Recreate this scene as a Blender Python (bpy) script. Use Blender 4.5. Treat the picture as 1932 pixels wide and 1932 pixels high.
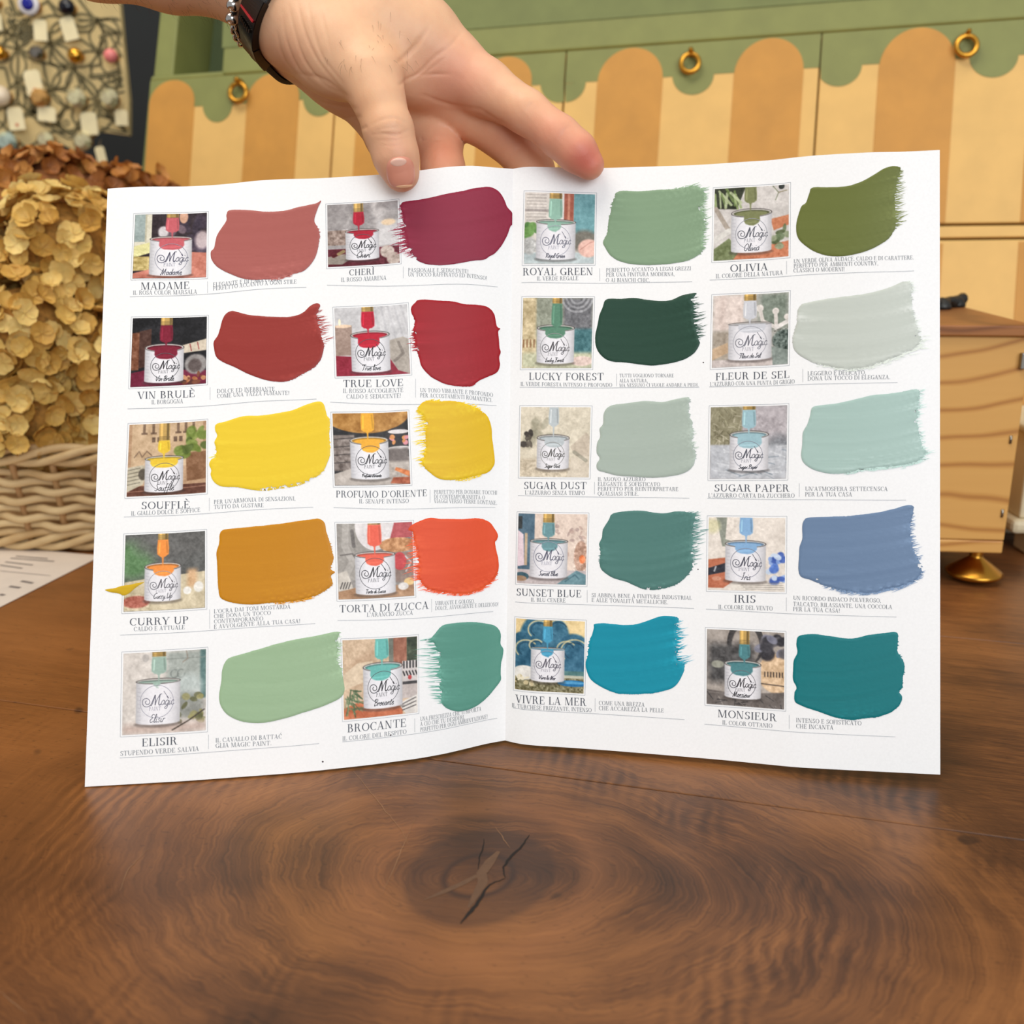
import bpy, bmesh, math, random
import numpy as np
from mathutils import Vector, Matrix
from mathutils.geometry import delaunay_2d_cdt

for o in list(bpy.data.objects): bpy.data.objects.remove(o)
SC = bpy.context.scene
COL = SC.collection
rnd = random.Random(7)
rng = np.random.default_rng(11)

# ------------------------------------------------------------------ camera, light, exposure
FPX, PITCH, CAMH = 1950.0, math.radians(16.0), 0.2625
camd = bpy.data.cameras.new('camera')
cam = bpy.data.objects.new('camera', camd); COL.objects.link(cam)
cam.location = (0, 0, CAMH)
cam.rotation_euler = (math.pi/2 - PITCH, 0, 0)
camd.sensor_width = 36.0; camd.lens = 36.0*FPX/1932.0
camd.clip_start = 0.01; camd.clip_end = 60
camd.dof.use_dof = True; camd.dof.focus_distance = 0.53; camd.dof.aperture_fstop = 9.0
SC.camera = cam

world = bpy.data.worlds.new('shop_daylight'); SC.world = world
world.use_nodes = True
bg = world.node_tree.nodes['Background']
bg.inputs[0].default_value = (1.0, 0.985, 0.965, 1); bg.inputs[1].default_value = 0.40

def area(name, loc, target, sx, sy, power, col):
    l = bpy.data.lights.new(name, 'AREA'); l.shape = 'RECTANGLE'; l.size = sx; l.size_y = sy
    l.energy = power; l.color = col
    o = bpy.data.objects.new(name, l); COL.objects.link(o); o.location = loc
    o.rotation_euler = (Vector(target)-Vector(loc)).to_track_quat('-Z', 'Y').to_euler()
    return o
area('shop_window_light', (1.0, -2.0, 1.15), (0.0, 0.6, 0.15), 2.2, 1.5, 50, (0.90, 0.955, 1.0))
area('ceiling_light', (-0.7, 0.15, 2.0), (-0.1, 0.7, 0.0), 1.4, 0.8, 21, (1.0, 0.92, 0.80))
area('display_light', (0.3, 0.45, 2.1), (0.15, 1.1, 0.35), 1.2, 0.3, 6, (1.0, 0.87, 0.66))

SC.view_settings.view_transform = 'Standard'
SC.view_settings.look = 'None'
SC.view_settings.exposure = 0.0
SC.view_settings.gamma = 1.0
SC.view_settings.use_curve_mapping = False

# ------------------------------------------------------------------ helpers
CP, SP = math.cos(PITCH), math.sin(PITCH)
CAM = np.array([0, 0, CAMH])
FWD = np.array([0, CP, -SP]); UP = np.array([0, SP, CP]); RIGHT = np.array([1.0, 0, 0])
def rays(px, py):
    x = (np.asarray(px, float)-966)/FPX; y = -(np.asarray(py, float)-966)/FPX
    return FWD + x[..., None]*RIGHT + y[..., None]*UP
def at(px, py, d):                      # point seen at pixel, d metres deep
    return CAM + rays(px, py)*np.asarray(d, float)[..., None]
def on_plane(px, py, o, n):
    r = rays(px, py); k = ((np.asarray(o)-CAM) @ np.asarray(n))/(r @ np.asarray(n))
    return CAM + r*k[..., None]
def on_z(px, py, z=0.0): return on_plane(px, py, (0, 0, z), (0, 0, 1.0))
def proj(P):
    q = P-CAM; d = q @ FWD
    return 966+FPX*(q @ RIGHT)/d, 966-FPX*(q @ UP)/d
def lin(c):
    c = np.asarray(c, float)/255.0
    return np.where(c <= .04045, c/12.92, ((c+.055)/1.055)**2.4)
def lin4(c): return tuple(lin(c))+(1.0,)

def tag(o, label=None, cat=None, group=None, kind=None):
    if label: o['label'] = label
    if cat: o['category'] = cat
    if group: o['group'] = group
    if kind: o['kind'] = kind
    return o
def link(name, me, mats=None, parent=None, smooth=False):
    o = bpy.data.objects.new(name, me); COL.objects.link(o)
    if mats is not None and len(me.materials) == 0:
        for m in (mats if isinstance(mats, (list, tuple)) else [mats]): me.materials.append(m)
    if parent is not None: o.parent = parent
    if smooth: me.polygons.foreach_set('use_smooth', [True]*len(me.polygons))
    return o
def empty(name, loc=(0, 0, 0)):
    o = bpy.data.objects.new(name, None); COL.objects.link(o); o.location = loc
    o.empty_display_size = .01
    return o
def parent_keep(o, p):
    o.parent = p; o.matrix_parent_inverse = Matrix.Translation(p.location).inverted()
    return o
def mesh(name, verts, faces, cols=None):
    me = bpy.data.meshes.new(name)
    me.from_pydata([tuple(map(float, v)) for v in verts], [], [tuple(map(int, f)) for f in faces])
    if cols is not None:
        a = me.color_attributes.new('Col', 'FLOAT_COLOR', 'POINT')
        c = np.ones((len(verts), 4), np.float32); c[:, :3] = cols
        a.data.foreach_set('color', c.ravel())
    me.update()
    return me
def quads_mesh(name, V, F, cols=None):      # V (n,3), F (m,4) arrays, fast
    me = bpy.data.meshes.new(name)
    V = np.asarray(V, np.float32); F = np.asarray(F, np.int32); k = F.shape[1]
    me.vertices.add(len(V)); me.vertices.foreach_set('co', V.ravel())
    me.loops.add(F.size); me.loops.foreach_set('vertex_index', F.ravel())
    me.polygons.add(len(F))
    me.polygons.foreach_set('loop_start', np.arange(0, F.size, k, dtype=np.int32))
    if cols is not None:
        a = me.color_attributes.new('Col', 'FLOAT_COLOR', 'POINT')
        c = np.ones((len(V), 4), np.float32); c[:, :3] = cols
        a.data.foreach_set('color', c.ravel())
    me.update(calc_edges=True); me.validate()
    return me

class MB:
    def __init__(s): s.v = []; s.f = []; s.m = []
    def add(s, v, f, mi=0):
        b = len(s.v); s.v += [tuple(map(float, p)) for p in v]; s.f += [tuple(b+i for i in q) for q in f]; s.m += [mi]*len(f)
    def prism(s, pts, ext, mi=0):            # polygon pts pushed along ext vector
        n = len(pts); e = np.asarray(ext, float); P = [np.asarray(p, float) for p in pts]
        s.add(P+[p+e for p in P], [tuple(range(n)), tuple(range(2*n-1, n-1, -1))]+[(i, n+i, n+(i+1) % n, (i+1) % n)[::-1] for i in range(n)], mi)
    def box(s, c, h, R=None, mi=0):
        c = np.asarray(c, float); R = np.eye(3) if R is None else np.asarray(R)
        v = [c+R @ (np.array([a, b, d])*np.asarray(h)) for d in (-1, 1) for b in (-1, 1) for a in (-1, 1)]
        s.add(v, [(0, 2, 3, 1), (4, 5, 7, 6), (0, 1, 5, 4), (2, 6, 7, 3), (0, 4, 6, 2), (1, 3, 7, 5)], mi)
    def tube(s, pts, r, n=8, closed=False, mi=0, cap=True):
        P = np.asarray(pts, float); m = len(P)
        rr = np.full(m, r) if np.isscalar(r) else np.asarray(r, float)
        T = np.gradient(P, axis=0) if not closed else (np.roll(P, -1, 0)-np.roll(P, 1, 0))
        T /= np.linalg.norm(T, axis=1)[:, None]+1e-12
        a = np.array([0, 0, 1.0]) if abs(T[0, 2]) < .9 else np.array([1.0, 0, 0])
        N = np.cross(T[0], a); N /= np.linalg.norm(N)
        ring = []
        for i in range(m):
            N = N-T[i]*(N @ T[i]); N /= np.linalg.norm(N); B = np.cross(T[i], N)
            for k in range(n):
                t = 2*math.pi*k/n; ring.append(P[i]+rr[i]*(math.cos(t)*N+math.sin(t)*B))
        f = []
        for i in range(m if closed else m-1):
            j = (i+1) % m
            for k in range(n): f.append((i*n+k, i*n+(k+1) % n, j*n+(k+1) % n, j*n+k))
        if not closed and cap: f += [tuple(range(n))[::-1], tuple((m-1)*n+k for k in range(n))]
        s.add(ring, f, mi)
    def lathe(s, prof, o, ax, n=20, mi=0):   # prof (radius, height) along axis ax
        o = np.asarray(o, float); ax = np.asarray(ax, float); ax = ax/np.linalg.norm(ax)
        a = np.array([0, 0, 1.0]) if abs(ax[2]) < .9 else np.array([1.0, 0, 0])
        u = np.cross(ax, a); u /= np.linalg.norm(u); w = np.cross(ax, u)
        v = [o+ax*h+r*(math.cos(2*math.pi*k/n)*u+math.sin(2*math.pi*k/n)*w) for r, h in prof for k in range(n)]
        f = [(i*n+k, i*n+(k+1) % n, (i+1)*n+(k+1) % n, (i+1)*n+k) for i in range(len(prof)-1) for k in range(n)]
        f += [tuple(range(n))[::-1], tuple((len(prof)-1)*n+k for k in range(n))]
        s.add(v, f, mi)
    def build(s, name, mats, parent=None, smooth=False, bevel=0, auto=None):
        me = mesh(name, s.v, s.f)
        o = link(name, me, mats, parent, smooth)
        if any(s.m): me.polygons.foreach_set('material_index', s.m)
        bm = bmesh.new(); bm.from_mesh(me); bmesh.ops.recalc_face_normals(bm, faces=bm.faces); bm.to_mesh(me); bm.free()
        if bevel:
            b = o.modifiers.new('bevel', 'BEVEL'); b.width = bevel; b.segments = 2; b.limit_method = 'ANGLE'; b.angle_limit = .7
        return o

# ---- materials
class NT:
    def __init__(s, name):
        s.m = bpy.data.materials.new(name); s.m.use_nodes = True; s.t = s.m.node_tree; s.t.nodes.clear()
        s.out = s.t.nodes.new('ShaderNodeOutputMaterial'); s.p = s.t.nodes.new('ShaderNodeBsdfPrincipled')
        s.t.links.new(s.p.outputs[0], s.out.inputs[0])
    def n(s, typ, **kw):
        x = s.t.nodes.new('ShaderNode'+typ)
        for k, v in kw.items(): setattr(x, k, v)
        return x
    def set(s, sock, v):
        if hasattr(v, 'is_output'): s.t.links.new(v, sock)
        elif isinstance(v, (tuple, list)) and len(v) == 3 and sock.type == 'RGBA': sock.default_value = tuple(v)+(1,)
        else: sock.default_value = v
    def P(s, **kw):
        for k, v in kw.items(): s.set(s.p.inputs[k.replace('_', ' ')], v)
        return s.m
    def math(s, op, a, b=0.0, c=0.0, clamp=False):
        x = s.n('Math', operation=op, use_clamp=clamp)
        for i, v in enumerate((a, b, c)): s.set(x.inputs[i], v)
        return x.outputs[0]
    def vec(s, op, a, b=(0, 0, 0)):
        x = s.n('VectorMath', operation=op); s.set(x.inputs[0], a)
        if op == 'SCALE': s.set(x.inputs[3], b)
        else: s.set(x.inputs[1], b)
        return x.outputs['Value'] if op in ('LENGTH', 'DISTANCE', 'DOT_PRODUCT') else x.outputs[0]
    def noise(s, v, scale=5, detail=3, rough=.5, dist=0, col=False):
        x = s.n('TexNoise'); s.set(x.inputs['Vector'], v)
        x.inputs['Scale'].default_value = scale; x.inputs['Detail'].default_value = detail
        x.inputs['Roughness'].default_value = rough; x.inputs['Distortion'].default_value = dist
        return x.outputs['Color' if col else 'Fac']
    def ramp(s, f, stops):
        x = s.n('ValToRGB'); s.set(x.inputs[0], f); e = x.color_ramp.elements
        while len(e) < len(stops): e.new(.5)
        for i, (p, c) in enumerate(stops):
            e[i].position = p; e[i].color = lin4(c) if not np.isscalar(c) else (c, c, c, 1)
        return x.outputs[0]
    def mix(s, f, a, b, mode='MIX'):
        x = s.n('Mix', data_type='RGBA', blend_type=mode)
        s.set(x.inputs[0], f); s.set(x.inputs[6], a); s.set(x.inputs[7], b)
        return x.outputs[2]
    def pos(s): return s.n('NewGeometry').outputs['Position']
    def obj(s): return s.n('TexCoord').outputs['Object']
    def bump(s, h, strength=.3, dist=.001):
        x = s.n('Bump'); x.inputs['Strength'].default_value = strength; x.inputs['Distance'].default_value = dist
        s.set(x.inputs['Height'], h); s.t.links.new(x.outputs[0], s.p.inputs['Normal'])
def rgb(c): return tuple(lin(c))
def plain(name, c, rough=.5, metal=0, var=.06, scale=40, bump=0, bscale=200, **kw):
    t = NT(name); c = np.asarray(c, float)
    f = t.noise(t.obj(), scale, 4)
    colr = t.ramp(f, [(.3, np.clip(c*(1-var), 0, 255)), (.7, np.clip(c*(1+var), 0, 255))])
    t.P(Base_Color=colr, Roughness=rough, Metallic=metal, **kw)
    if bump: t.bump(t.noise(t.obj(), bscale, 3), bump, .0006)
    return t.m

# ------------------------------------------------------------------ table wood
SEAM = on_z(np.array([980., 1932.]), np.array([1455., 1585.]))
GA = math.atan2(SEAM[1, 1]-SEAM[0, 1], SEAM[1, 0]-SEAM[0, 0])      # grain direction
KNOT = on_z(np.array(905.), np.array(1648.))
def wood_table():
    t = NT('walnut_table_wood')
    p = t.vec('SUBTRACT', t.pos(), tuple(KNOT))
    rot = t.n('VectorRotate', rotation_type='Z_AXIS'); t.set(rot.inputs['Vector'], p); rot.inputs['Angle'].default_value = -GA
    p = rot.outputs[0]
    wv = t.vec('SUBTRACT', t.noise(p, 7, 2, .5, 0, True), (.5, .5, .5))
    wv2 = t.vec('SUBTRACT', t.noise(p, 26, 4, .65, 0, True), (.5, .5, .5))
    q = t.vec('ADD', t.vec('ADD', p, t.vec('SCALE', wv, .055)), t.vec('SCALE', wv2, .016))
    q = t.vec('MULTIPLY', q, (.62, 1, 0))
    r = t.vec('LENGTH', q)
    # rings about the knot, straight grain far away
    ringc = t.n('CombineXYZ'); t.set(ringc.inputs[0], t.math('MULTIPLY', r, 150.)); t.set(ringc.inputs[1], t.math('MULTIPLY', t.vec('LENGTH', t.vec('MULTIPLY', p, (1, 0, 0))), 3.))
    rings = t.noise(ringc.outputs[0], 1, 3, .6)
    sg = t.vec('MULTIPLY', t.vec('ADD', p, t.vec('SCALE', wv, .03)), (7, 170, 1))
    straight = t.noise(sg, 1, 4, .6)
    far = t.math('SMOOTHSTEP', r, .08, .24) if False else t.n('MapRange', interpolation_type='SMOOTHSTEP')
    t.set(far.inputs[0], r); far.inputs[1].default_value = .09; far.inputs[2].default_value = .22
    grain = t.n('Mix', data_type='FLOAT'); t.set(grain.inputs[0], far.outputs[0]); t.set(grain.inputs[2], rings); t.set(grain.inputs[3], straight)
    g = grain.outputs[0]
    fine = t.noise(t.vec('MULTIPLY', p, (60, 900, 1)), 1, 2, .7)
    # curly figure: dark ripples standing across the grain beside the knot
    curl = t.n('TexWave', wave_type='BANDS', bands_direction='X'); t.set(curl.inputs['Vector'], t.vec('ADD', p, t.vec('SCALE', wv, .035)))
    curl.inputs['Scale'].default_value = 46; curl.inputs['Distortion'].default_value = 3.5; curl.inputs['Detail'].default_value = 2; curl.inputs['Detail Scale'].default_value = 1.6
    cm = t.n('MapRange'); t.set(cm.inputs[0], r); cm.inputs[1].default_value = .06; cm.inputs[2].default_value = .1
    cm2 = t.n('MapRange'); t.set(cm2.inputs[0], r); cm2.inputs[1].default_value = .2; cm2.inputs[2].default_value = .12
    ca = t.math('MULTIPLY', t.math('MULTIPLY', cm.outputs[0], cm2.outputs[0]), t.ramp(t.noise(p, 13, 3), [(.48, 0.0), (.66, 1.0)]))
    big = t.noise(t.vec('MULTIPLY', p, (1, 1.6, 1)), 6.5, 3, .55)
    v = t.math('ADD', t.math('MULTIPLY', g, .27), t.math('MULTIPLY', big, .82))
    fc = t.n('CombineXYZ'); t.set(fc.inputs[0], t.math('MULTIPLY', r, 1100.)); t.set(fc.inputs[1], t.math('MULTIPLY', t.vec('LENGTH', t.vec('MULTIPLY', p, (1, .6, 0))), 60.))
    fring = t.noise(fc.outputs[0], 1, 3, .65)
    fmix = t.n('Mix', data_type='FLOAT'); t.set(fmix.inputs[0], far.outputs[0]); t.set(fmix.inputs[2], fring); t.set(fmix.inputs[3], fine); fine = fmix.outputs[0]
    v = t.math('ADD', v, t.math('MULTIPLY', t.math('SUBTRACT', fine, .5), .38))
    v = t.math('SUBTRACT', v, t.math('MULTIPLY', t.math('MULTIPLY', curl.outputs['Fac'], ca), .20))
    base = t.ramp(v, [(.36, (60, 37, 22)), (.49, (92, 57, 32)), (.60, (124, 79, 43)), (.80, (158, 104, 58))])
    # left end of the board warmer: orange light put into the colour
    hue = t.noise(p, 2.3, 1)
    sx = t.n('SeparateXYZ'); t.set(sx.inputs[0], p)
    warm = t.n('MapRange'); t.set(warm.inputs[0], t.math('ADD', sx.outputs[0], t.math('MULTIPLY', hue, .12))); warm.inputs[1].default_value = -.02; warm.inputs[2].default_value = -.2
    base = t.mix(t.math('MULTIPLY', warm.outputs[0], .45), base, rgb((160, 98, 42)))
    # knot heart
    kq = t.vec('LENGTH', t.vec('MULTIPLY', t.vec('ADD', p, t.vec('SCALE', wv, .02)), (1, .86, 0)))
    kn = t.ramp(t.math('MULTIPLY', kq, 13.5), [(.0, .62), (.15, .50), (.18, .92), (.215, .60), (.38, .55), (.42, 0.15), (.50, 0.0)])
    base = t.mix(kn, base, rgb((48, 33, 27)))
    halo = t.ramp(t.math('MULTIPLY', kq, 12.5), [(.46, 0.0), (.56, .38), (.64, .22), (.80, 0.0)])
    base = t.mix(halo, base, rgb((152, 98, 58)))
    pores = t.noise(t.vec('MULTIPLY', p, (220, 520, 1)), 1, 1)
    pm = t.ramp(pores, [(.66, 0.0), (.73, .32)])
    base = t.mix(pm, base, rgb((44, 28, 19)))
    spots = t.ramp(t.noise(p, 42, 1), [(.74, 0.0), (.78, .6)])
    base = t.mix(spots, base, rgb((40, 26, 20)))
    rough = t.math('ADD', t.math('MULTIPLY', t.noise(p, 9, 3), .16), .30)
    t.P(Base_Color=base, Roughness=rough, Specular_IOR_Level=.42)
    t.bump(t.math('ADD', g, t.math('MULTIPLY', fine, .4)), .12, .0006)
    return t.m
M = {}
M['table'] = wood_table()
M['crack'] = plain('crack_dark', (28, 20, 16), .9)
M['filler'] = plain('knot_filler', (96, 68, 46), .5, scale=300)
M['scratch'] = plain('pale_scratch', (146, 108, 76), .6)
M['wall'] = plain('charcoal_wall_paint', (36, 39, 40), .8, scale=6)
M['floor'] = plain('shop_floor_boards', (120, 100, 80), .6, scale=8)

# ---- setting: floor, back wall
m = MB(); m.box((0, .2, -.80), (3.0, 2.6, .04)); tag(m.build('floor', M['floor']), kind='structure')
m = MB(); m.box((-.1, 2.05, .4), (3.0, .03, 1.2)); tag(m.build('wall_back', M['wall']), kind='structure')

# ---- table of planks, seams along the grain
tb = empty('wooden_table', (0, .6, -.76))
tag(tb, 'brown walnut plank table with a big dark knot in front of the brochure', 'table')
gd = np.array([math.cos(GA), math.sin(GA), 0]); gn = np.array([-math.sin(GA), math.cos(GA), 0])
s0 = SEAM[0] @ gn
edges = [s0-.42, s0, s0+.235, s0+.47, s0+.72, s0+.96]
for i in range(len(edges)-1):
    a, b = edges[i]+.0003, edges[i+1]-.0003
    m = MB(); c = gd*0.0+gn*(a+b)/2; c[2] = -.0175
    R = np.c_[gd, gn, (0, 0, 1)]
    m.box(c, (1.7, (b-a)/2, .0175), R)
    parent_keep(m.build('plank', M['table'], None, bevel=.0006), tb)
cy = (edges[0]+edges[-1])/2; hw = (edges[-1]-edges[0])/2
for sx in (-1, 1):
    for sy in (-1, 1):
        m = MB(); c = gd*sx*1.5+gn*(cy+sy*(hw-.1)); m.box((c[0], c[1], -.3975), (.035, .035, .3625), R)
        parent_keep(m.build('leg', M['table'], None, bevel=.003), tb)
    m = MB(); c = gd*sx*1.5+gn*cy; m.box((c[0], c[1], -.075), (.012, hw-.135, .04), R)
    parent_keep(m.build('apron', M['table']), tb)
def ribbon(pts, w):
    P = np.asarray(pts, float); T = np.gradient(P, axis=0); T /= np.linalg.norm(T, axis=1)[:, None]
    N = np.c_[-T[:, 1], T[:, 0], 0*T[:, 0]]; w = np.asarray(w if not np.isscalar(w) else [w]*len(P))[:, None]/2
    v = np.r_[P+N*w, P-N*w]; n = len(P)
    return v, [(i, i+1, n+i+1, n+i) for i in range(n-1)]
def table_mark(name, px, w, mat, z=.00012, jit=0):
    px = np.asarray(px, float); d = np.r_[0, np.cumsum(np.linalg.norm(np.diff(px, axis=0), axis=1))]
    k = max(len(px), int(d[-1]/6)); tt = np.linspace(0, d[-1], k)
    q = np.c_[np.interp(tt, d, px[:, 0]), np.interp(tt, d, px[:, 1])]+rng.normal(0, 1, (k, 2))*jit
    P = on_z(q[:, 0], q[:, 1], z); ww = np.interp(tt, np.linspace(0, d[-1], len(w)), w) if not np.isscalar(w) else w
    v, f = ribbon(P, ww); mm = MB(); mm.add(v, f); return parent_keep(mm.build(name, mat), tb)
table_mark('crack', [(999, 1574), (985, 1596), (963, 1616), (950, 1638), (953, 1656)], [.0003, .0009, .0013, .0010, .0003], M['crack'], jit=.8)
table_mark('crack', [(953, 1657), (925, 1668), (912, 1685), (895, 1712), (868, 1742)], [.0004, .0008, .0013, .0018, .0004], M['crack'], jit=.8)
table_mark('crack', [(913, 1582), (912, 1600), (905, 1615), (902, 1640)], [.0002, .0007, .0006, .0002], M['crack'], jit=.5)
table_mark('knot_filler', [(941, 1606), (925, 1625), (908, 1648), (912, 1664), (897, 1690), (884, 1712)], [.0015, .0042, .0044, .004, .003, .001], M['filler'], z=.0001)
table_mark('knot_filler', [(900, 1652), (870, 1668), (838, 1682), (800, 1698)], [.002, .0026, .0022, .0005], M['filler'], z=.00008)
for a in [[(668, 1455), (760, 1570), (770, 1592)], [(783, 1545), (720, 1690)], [(280, 1600), (242, 1640), (226, 1680)], [(935, 1560), (962, 1600)], [(0, 1870), (50, 1912)], [(1151, 1424), (1148, 1440)]]:
    table_mark('scratch', a, [.0001, .0003, .0001], M['scratch'], z=.00015, jit=.6)
# ------------------------------------------------------------------ brochure surface
LT = [(203,356),(230,354),(262,352),(300,352),(350,352),(400,349.5),(440,346),(480,341),(530,338),(590,337),(660,333),(725,329),(797,321),(840,315),(890,312),(930,316),(968,318.5)]
LB = [(160,1484.5),(350,1473.5),(540,1459.5),(590,1455),(700,1443),(790,1431),(840,1422),(890,1410),(920,1402.5),(953,1397)]
RT = [(968,318.5),(980,315),(1000,314.5),(1060,316),(1140,317),(1220,314.5),(1300,312),(1360,308.5),(1400,305.5),(1460,302),(1490,298),(1540,293),(1600,289.5),(1650,287),(1700,286.5),(1773,283)]
RB = [(953,1397),(975,1403),(1000,1406),(1080,1411),(1150,1416),(1260,1425),(1360,1433.5),(1400,1437.5),(1500,1447.5),(1600,1453),(1774,1461.5)]
NS = 161
def resample(c, n=NS):
    c = np.asarray(c, float); d = np.r_[0, np.cumsum(np.linalg.norm(np.diff(c, axis=0), axis=1))]
    tt = np.linspace(0, d[-1], n); q = np.c_[np.interp(tt, d, c[:, 0]), np.interp(tt, d, c[:, 1])]
    for _ in range(12):
        q[1:-1] = .25*q[:-2]+.5*q[1:-1]+.25*q[2:]
    return q
PAGE = {}
PH, PW = .297, .21
for nm, T, B, h0, h1 in (('L', LT, LB, .0005, .0015), ('R', RT, RB, .0015, .0045)):
    t, b = resample(T), resample(B)
    hh = np.linspace(h0, h1, NS); rb = rays(b[:, 0], b[:, 1])
    Pb = CAM + rb*((hh-CAMH)/rb[:, 2])[:, None]
    rt = rays(t[:, 0], t[:, 1]); w = CAM-Pb
    a_ = (rt**2).sum(1); b_ = 2*(rt*w).sum(1); c_ = (w**2).sum(1)-PH**2
    k = (-b_+np.sqrt(np.maximum(b_*b_-4*a_*c_, 0)))/(2*a_)
    uu = np.linspace(0, 1, NS); k = np.polyval(np.polyfit(uu, k, 4), uu)
    PAGE[nm] = (Pb, CAM+k[:, None]*rt)
jn = (PAGE['L'][1][-1]+PAGE['R'][1][0])/2; jb = (PAGE['L'][0][-1]+PAGE['R'][0][0])/2
for nm, i in (('L', -1), ('R', 0)):                       # the two pages share the fold
    for q, j in ((0, jb), (1, jn)):
        arr = PAGE[nm][q]; dlt = j-arr[i]; wgt = np.exp(-np.linspace(0, 1, NS)/.06)
        if i == -1: wgt = wgt[::-1]
        arr += wgt[:, None]*dlt
def sraw(pg, u, v):                                         # v 0 bottom .. 1 top
    B, T = PAGE[pg]; x = np.clip(u, 0, 1)*(NS-1); i = np.clip(x.astype(int), 0, NS-2); f = (x-i)[..., None]
    b = B[i]*(1-f)+B[i+1]*f; t = T[i]*(1-f)+T[i+1]*f; v = np.asarray(v)[..., None]
    return b+(t-b)*v
def surf(pg, u, v, off=0.0):
    u = np.clip(np.asarray(u, float), 0.0005, .9995); v = np.asarray(v, float)
    P = sraw(pg, u, v); e = .012
    du = sraw(pg, np.minimum(u+e, 1), v)-sraw(pg, np.maximum(u-e, 0), v); dv = sraw(pg, u, v+.02)-sraw(pg, u, v-.02)
    N = np.cross(du, dv); N /= np.linalg.norm(N, axis=-1)[..., None]      # towards the camera
    return P+N*np.asarray(off)[..., None] if not np.isscalar(off) else P+N*off
def uv(pg, px, py):                                         # where on the page a printed point lies
    px = np.asarray(px, float); py = np.asarray(py, float)
    u = np.clip((px-(185 if pg == 'L' else 962))/(775 if pg == 'L' else 810), .01, .99); v = np.clip((1440-py)/1110, .01, .99)
    for _ in range(14):
        x, y = proj(sraw(pg, u, v)); e = 1e-3
        xu, yu = proj(sraw(pg, np.clip(u+e, 0, 1), v)); s = np.where(u+e <= 1, 1, 0)
        xm, ym = proj(sraw(pg, np.clip(u-e, 0, 1), v)); du = (np.clip(u+e, 0, 1)-np.clip(u-e, 0, 1))
        xv, yv = proj(sraw(pg, u, v+e))
        a, c = (xu-xm)/du, (yu-ym)/du; b, d = (xv-x)/e, (yv-y)/e
        det = a*d-b*c; rx, ry = px-x, py-y
        u = np.clip(u+(d*rx-b*ry)/det, 0, 1); v = np.clip(v+(a*ry-c*rx)/det, 0, 1)
    return np.stack([u, v], -1)

def paper_mat():
    t = NT('white_coated_paper'); f = t.noise(t.pos(), 900, 2)
    t.P(Base_Color=t.ramp(f, [(.3, (242, 242, 243)), (.7, (246, 246, 247))]), Roughness=.55, Specular_IOR_Level=.35); t.bump(f, .05, .0002); return t.m
def print_mat():
    t = NT('printed_ink'); a = t.n('VertexColor', layer_name='Col')
    t.P(Base_Color=a.outputs[0], Roughness=.42, Specular_IOR_Level=.3); t.bump(t.noise(t.pos(), 1100, 2), .12, .0002); return t.m
def swatch_mat():
    t = NT('brushed_furniture_paint'); a = t.n('VertexColor', layer_name='Col')
    t.P(Base_Color=a.outputs[0], Roughness=.46, Specular_IOR_Level=.26); t.bump(t.noise(t.pos(), 700, 3), .10, .0003); return t.m
M['paper'] = paper_mat(); M['print'] = print_mat(); M['paint'] = swatch_mat()

bro = empty('brochure', tuple(jb))
tag(bro, 'open white colour-chart brochure with twenty paint swatches, held upright by the hand', 'brochure')
for pg in 'LR':
    nu, nv = 81, 40
    U, V = np.meshgrid(np.linspace(0, 1, nu), np.linspace(0, 1, nv), indexing='ij')
    P = sraw(pg, U.ravel(), V.ravel()); Pk = surf(pg, U.ravel(), V.ravel(), -.0004)
    idx = np.arange(nu*nv).reshape(nu, nv); nt = nu*nv
    F = np.stack([idx[:-1, :-1], idx[1:, :-1], idx[1:, 1:], idx[:-1, 1:]], -1).reshape(-1, 4)
    ring = np.r_[idx[:, 0], idx[-1, 1:], idx[-2::-1, -1], idx[0, -2:0:-1]]; nr_ = len(ring)     # paper edge, own vertices
    a0 = 2*nt+np.arange(nr_); E_ = np.stack([a0, a0+nr_, np.roll(a0, -1)+nr_, np.roll(a0, -1)], 1)
    o = link('page', quads_mesh('page', np.r_[P, Pk, P[ring], Pk[ring]], np.r_[F, F[:, ::-1]+nt, E_]), M['paper'], None, True); parent_keep(o, bro)
    o['label'] = 'left page, warm reds, yellows and oranges' if pg == 'L' else 'right page, greens, greys and blues'

# ---- didone capitals made of stems, hairlines and bowls
TK, HR, SF = .125, .042, .065
def R_(a, b, c, d): return [[(a, b), (c, b), (c, d), (a, d)]]
def stem(x, w=TK, top=1, bot=1, y0=0, y1=1):
    q = R_(x, y0, x+w, y1)
    if top: q += R_(x-SF, y1-HR, x+w+SF, y1)
    if bot: q += R_(x-SF, y0, x+w+SF, y0+HR)
    return q
def dg(x0, y0, x1, y1, w): return [[(x0, y0), (x0+w, y0), (x1+w, y1), (x1, y1)]]
def arc(cx, cy, rx, ry, a0, a1, wx=TK, wy=HR, n=14):
    q = []; A = [math.radians(a0+(a1-a0)*i/n) for i in range(n+1)]
    for a, b in zip(A, A[1:]):
        q.append([(cx+rx*math.cos(a), cy+ry*math.sin(a)), (cx+rx*math.cos(b), cy+ry*math.sin(b)), (cx+(rx-wx)*math.cos(b), cy+(ry-wy)*math.sin(b)), (cx+(rx-wx)*math.cos(a), cy+(ry-wy)*math.sin(a))])
    return q
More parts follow.
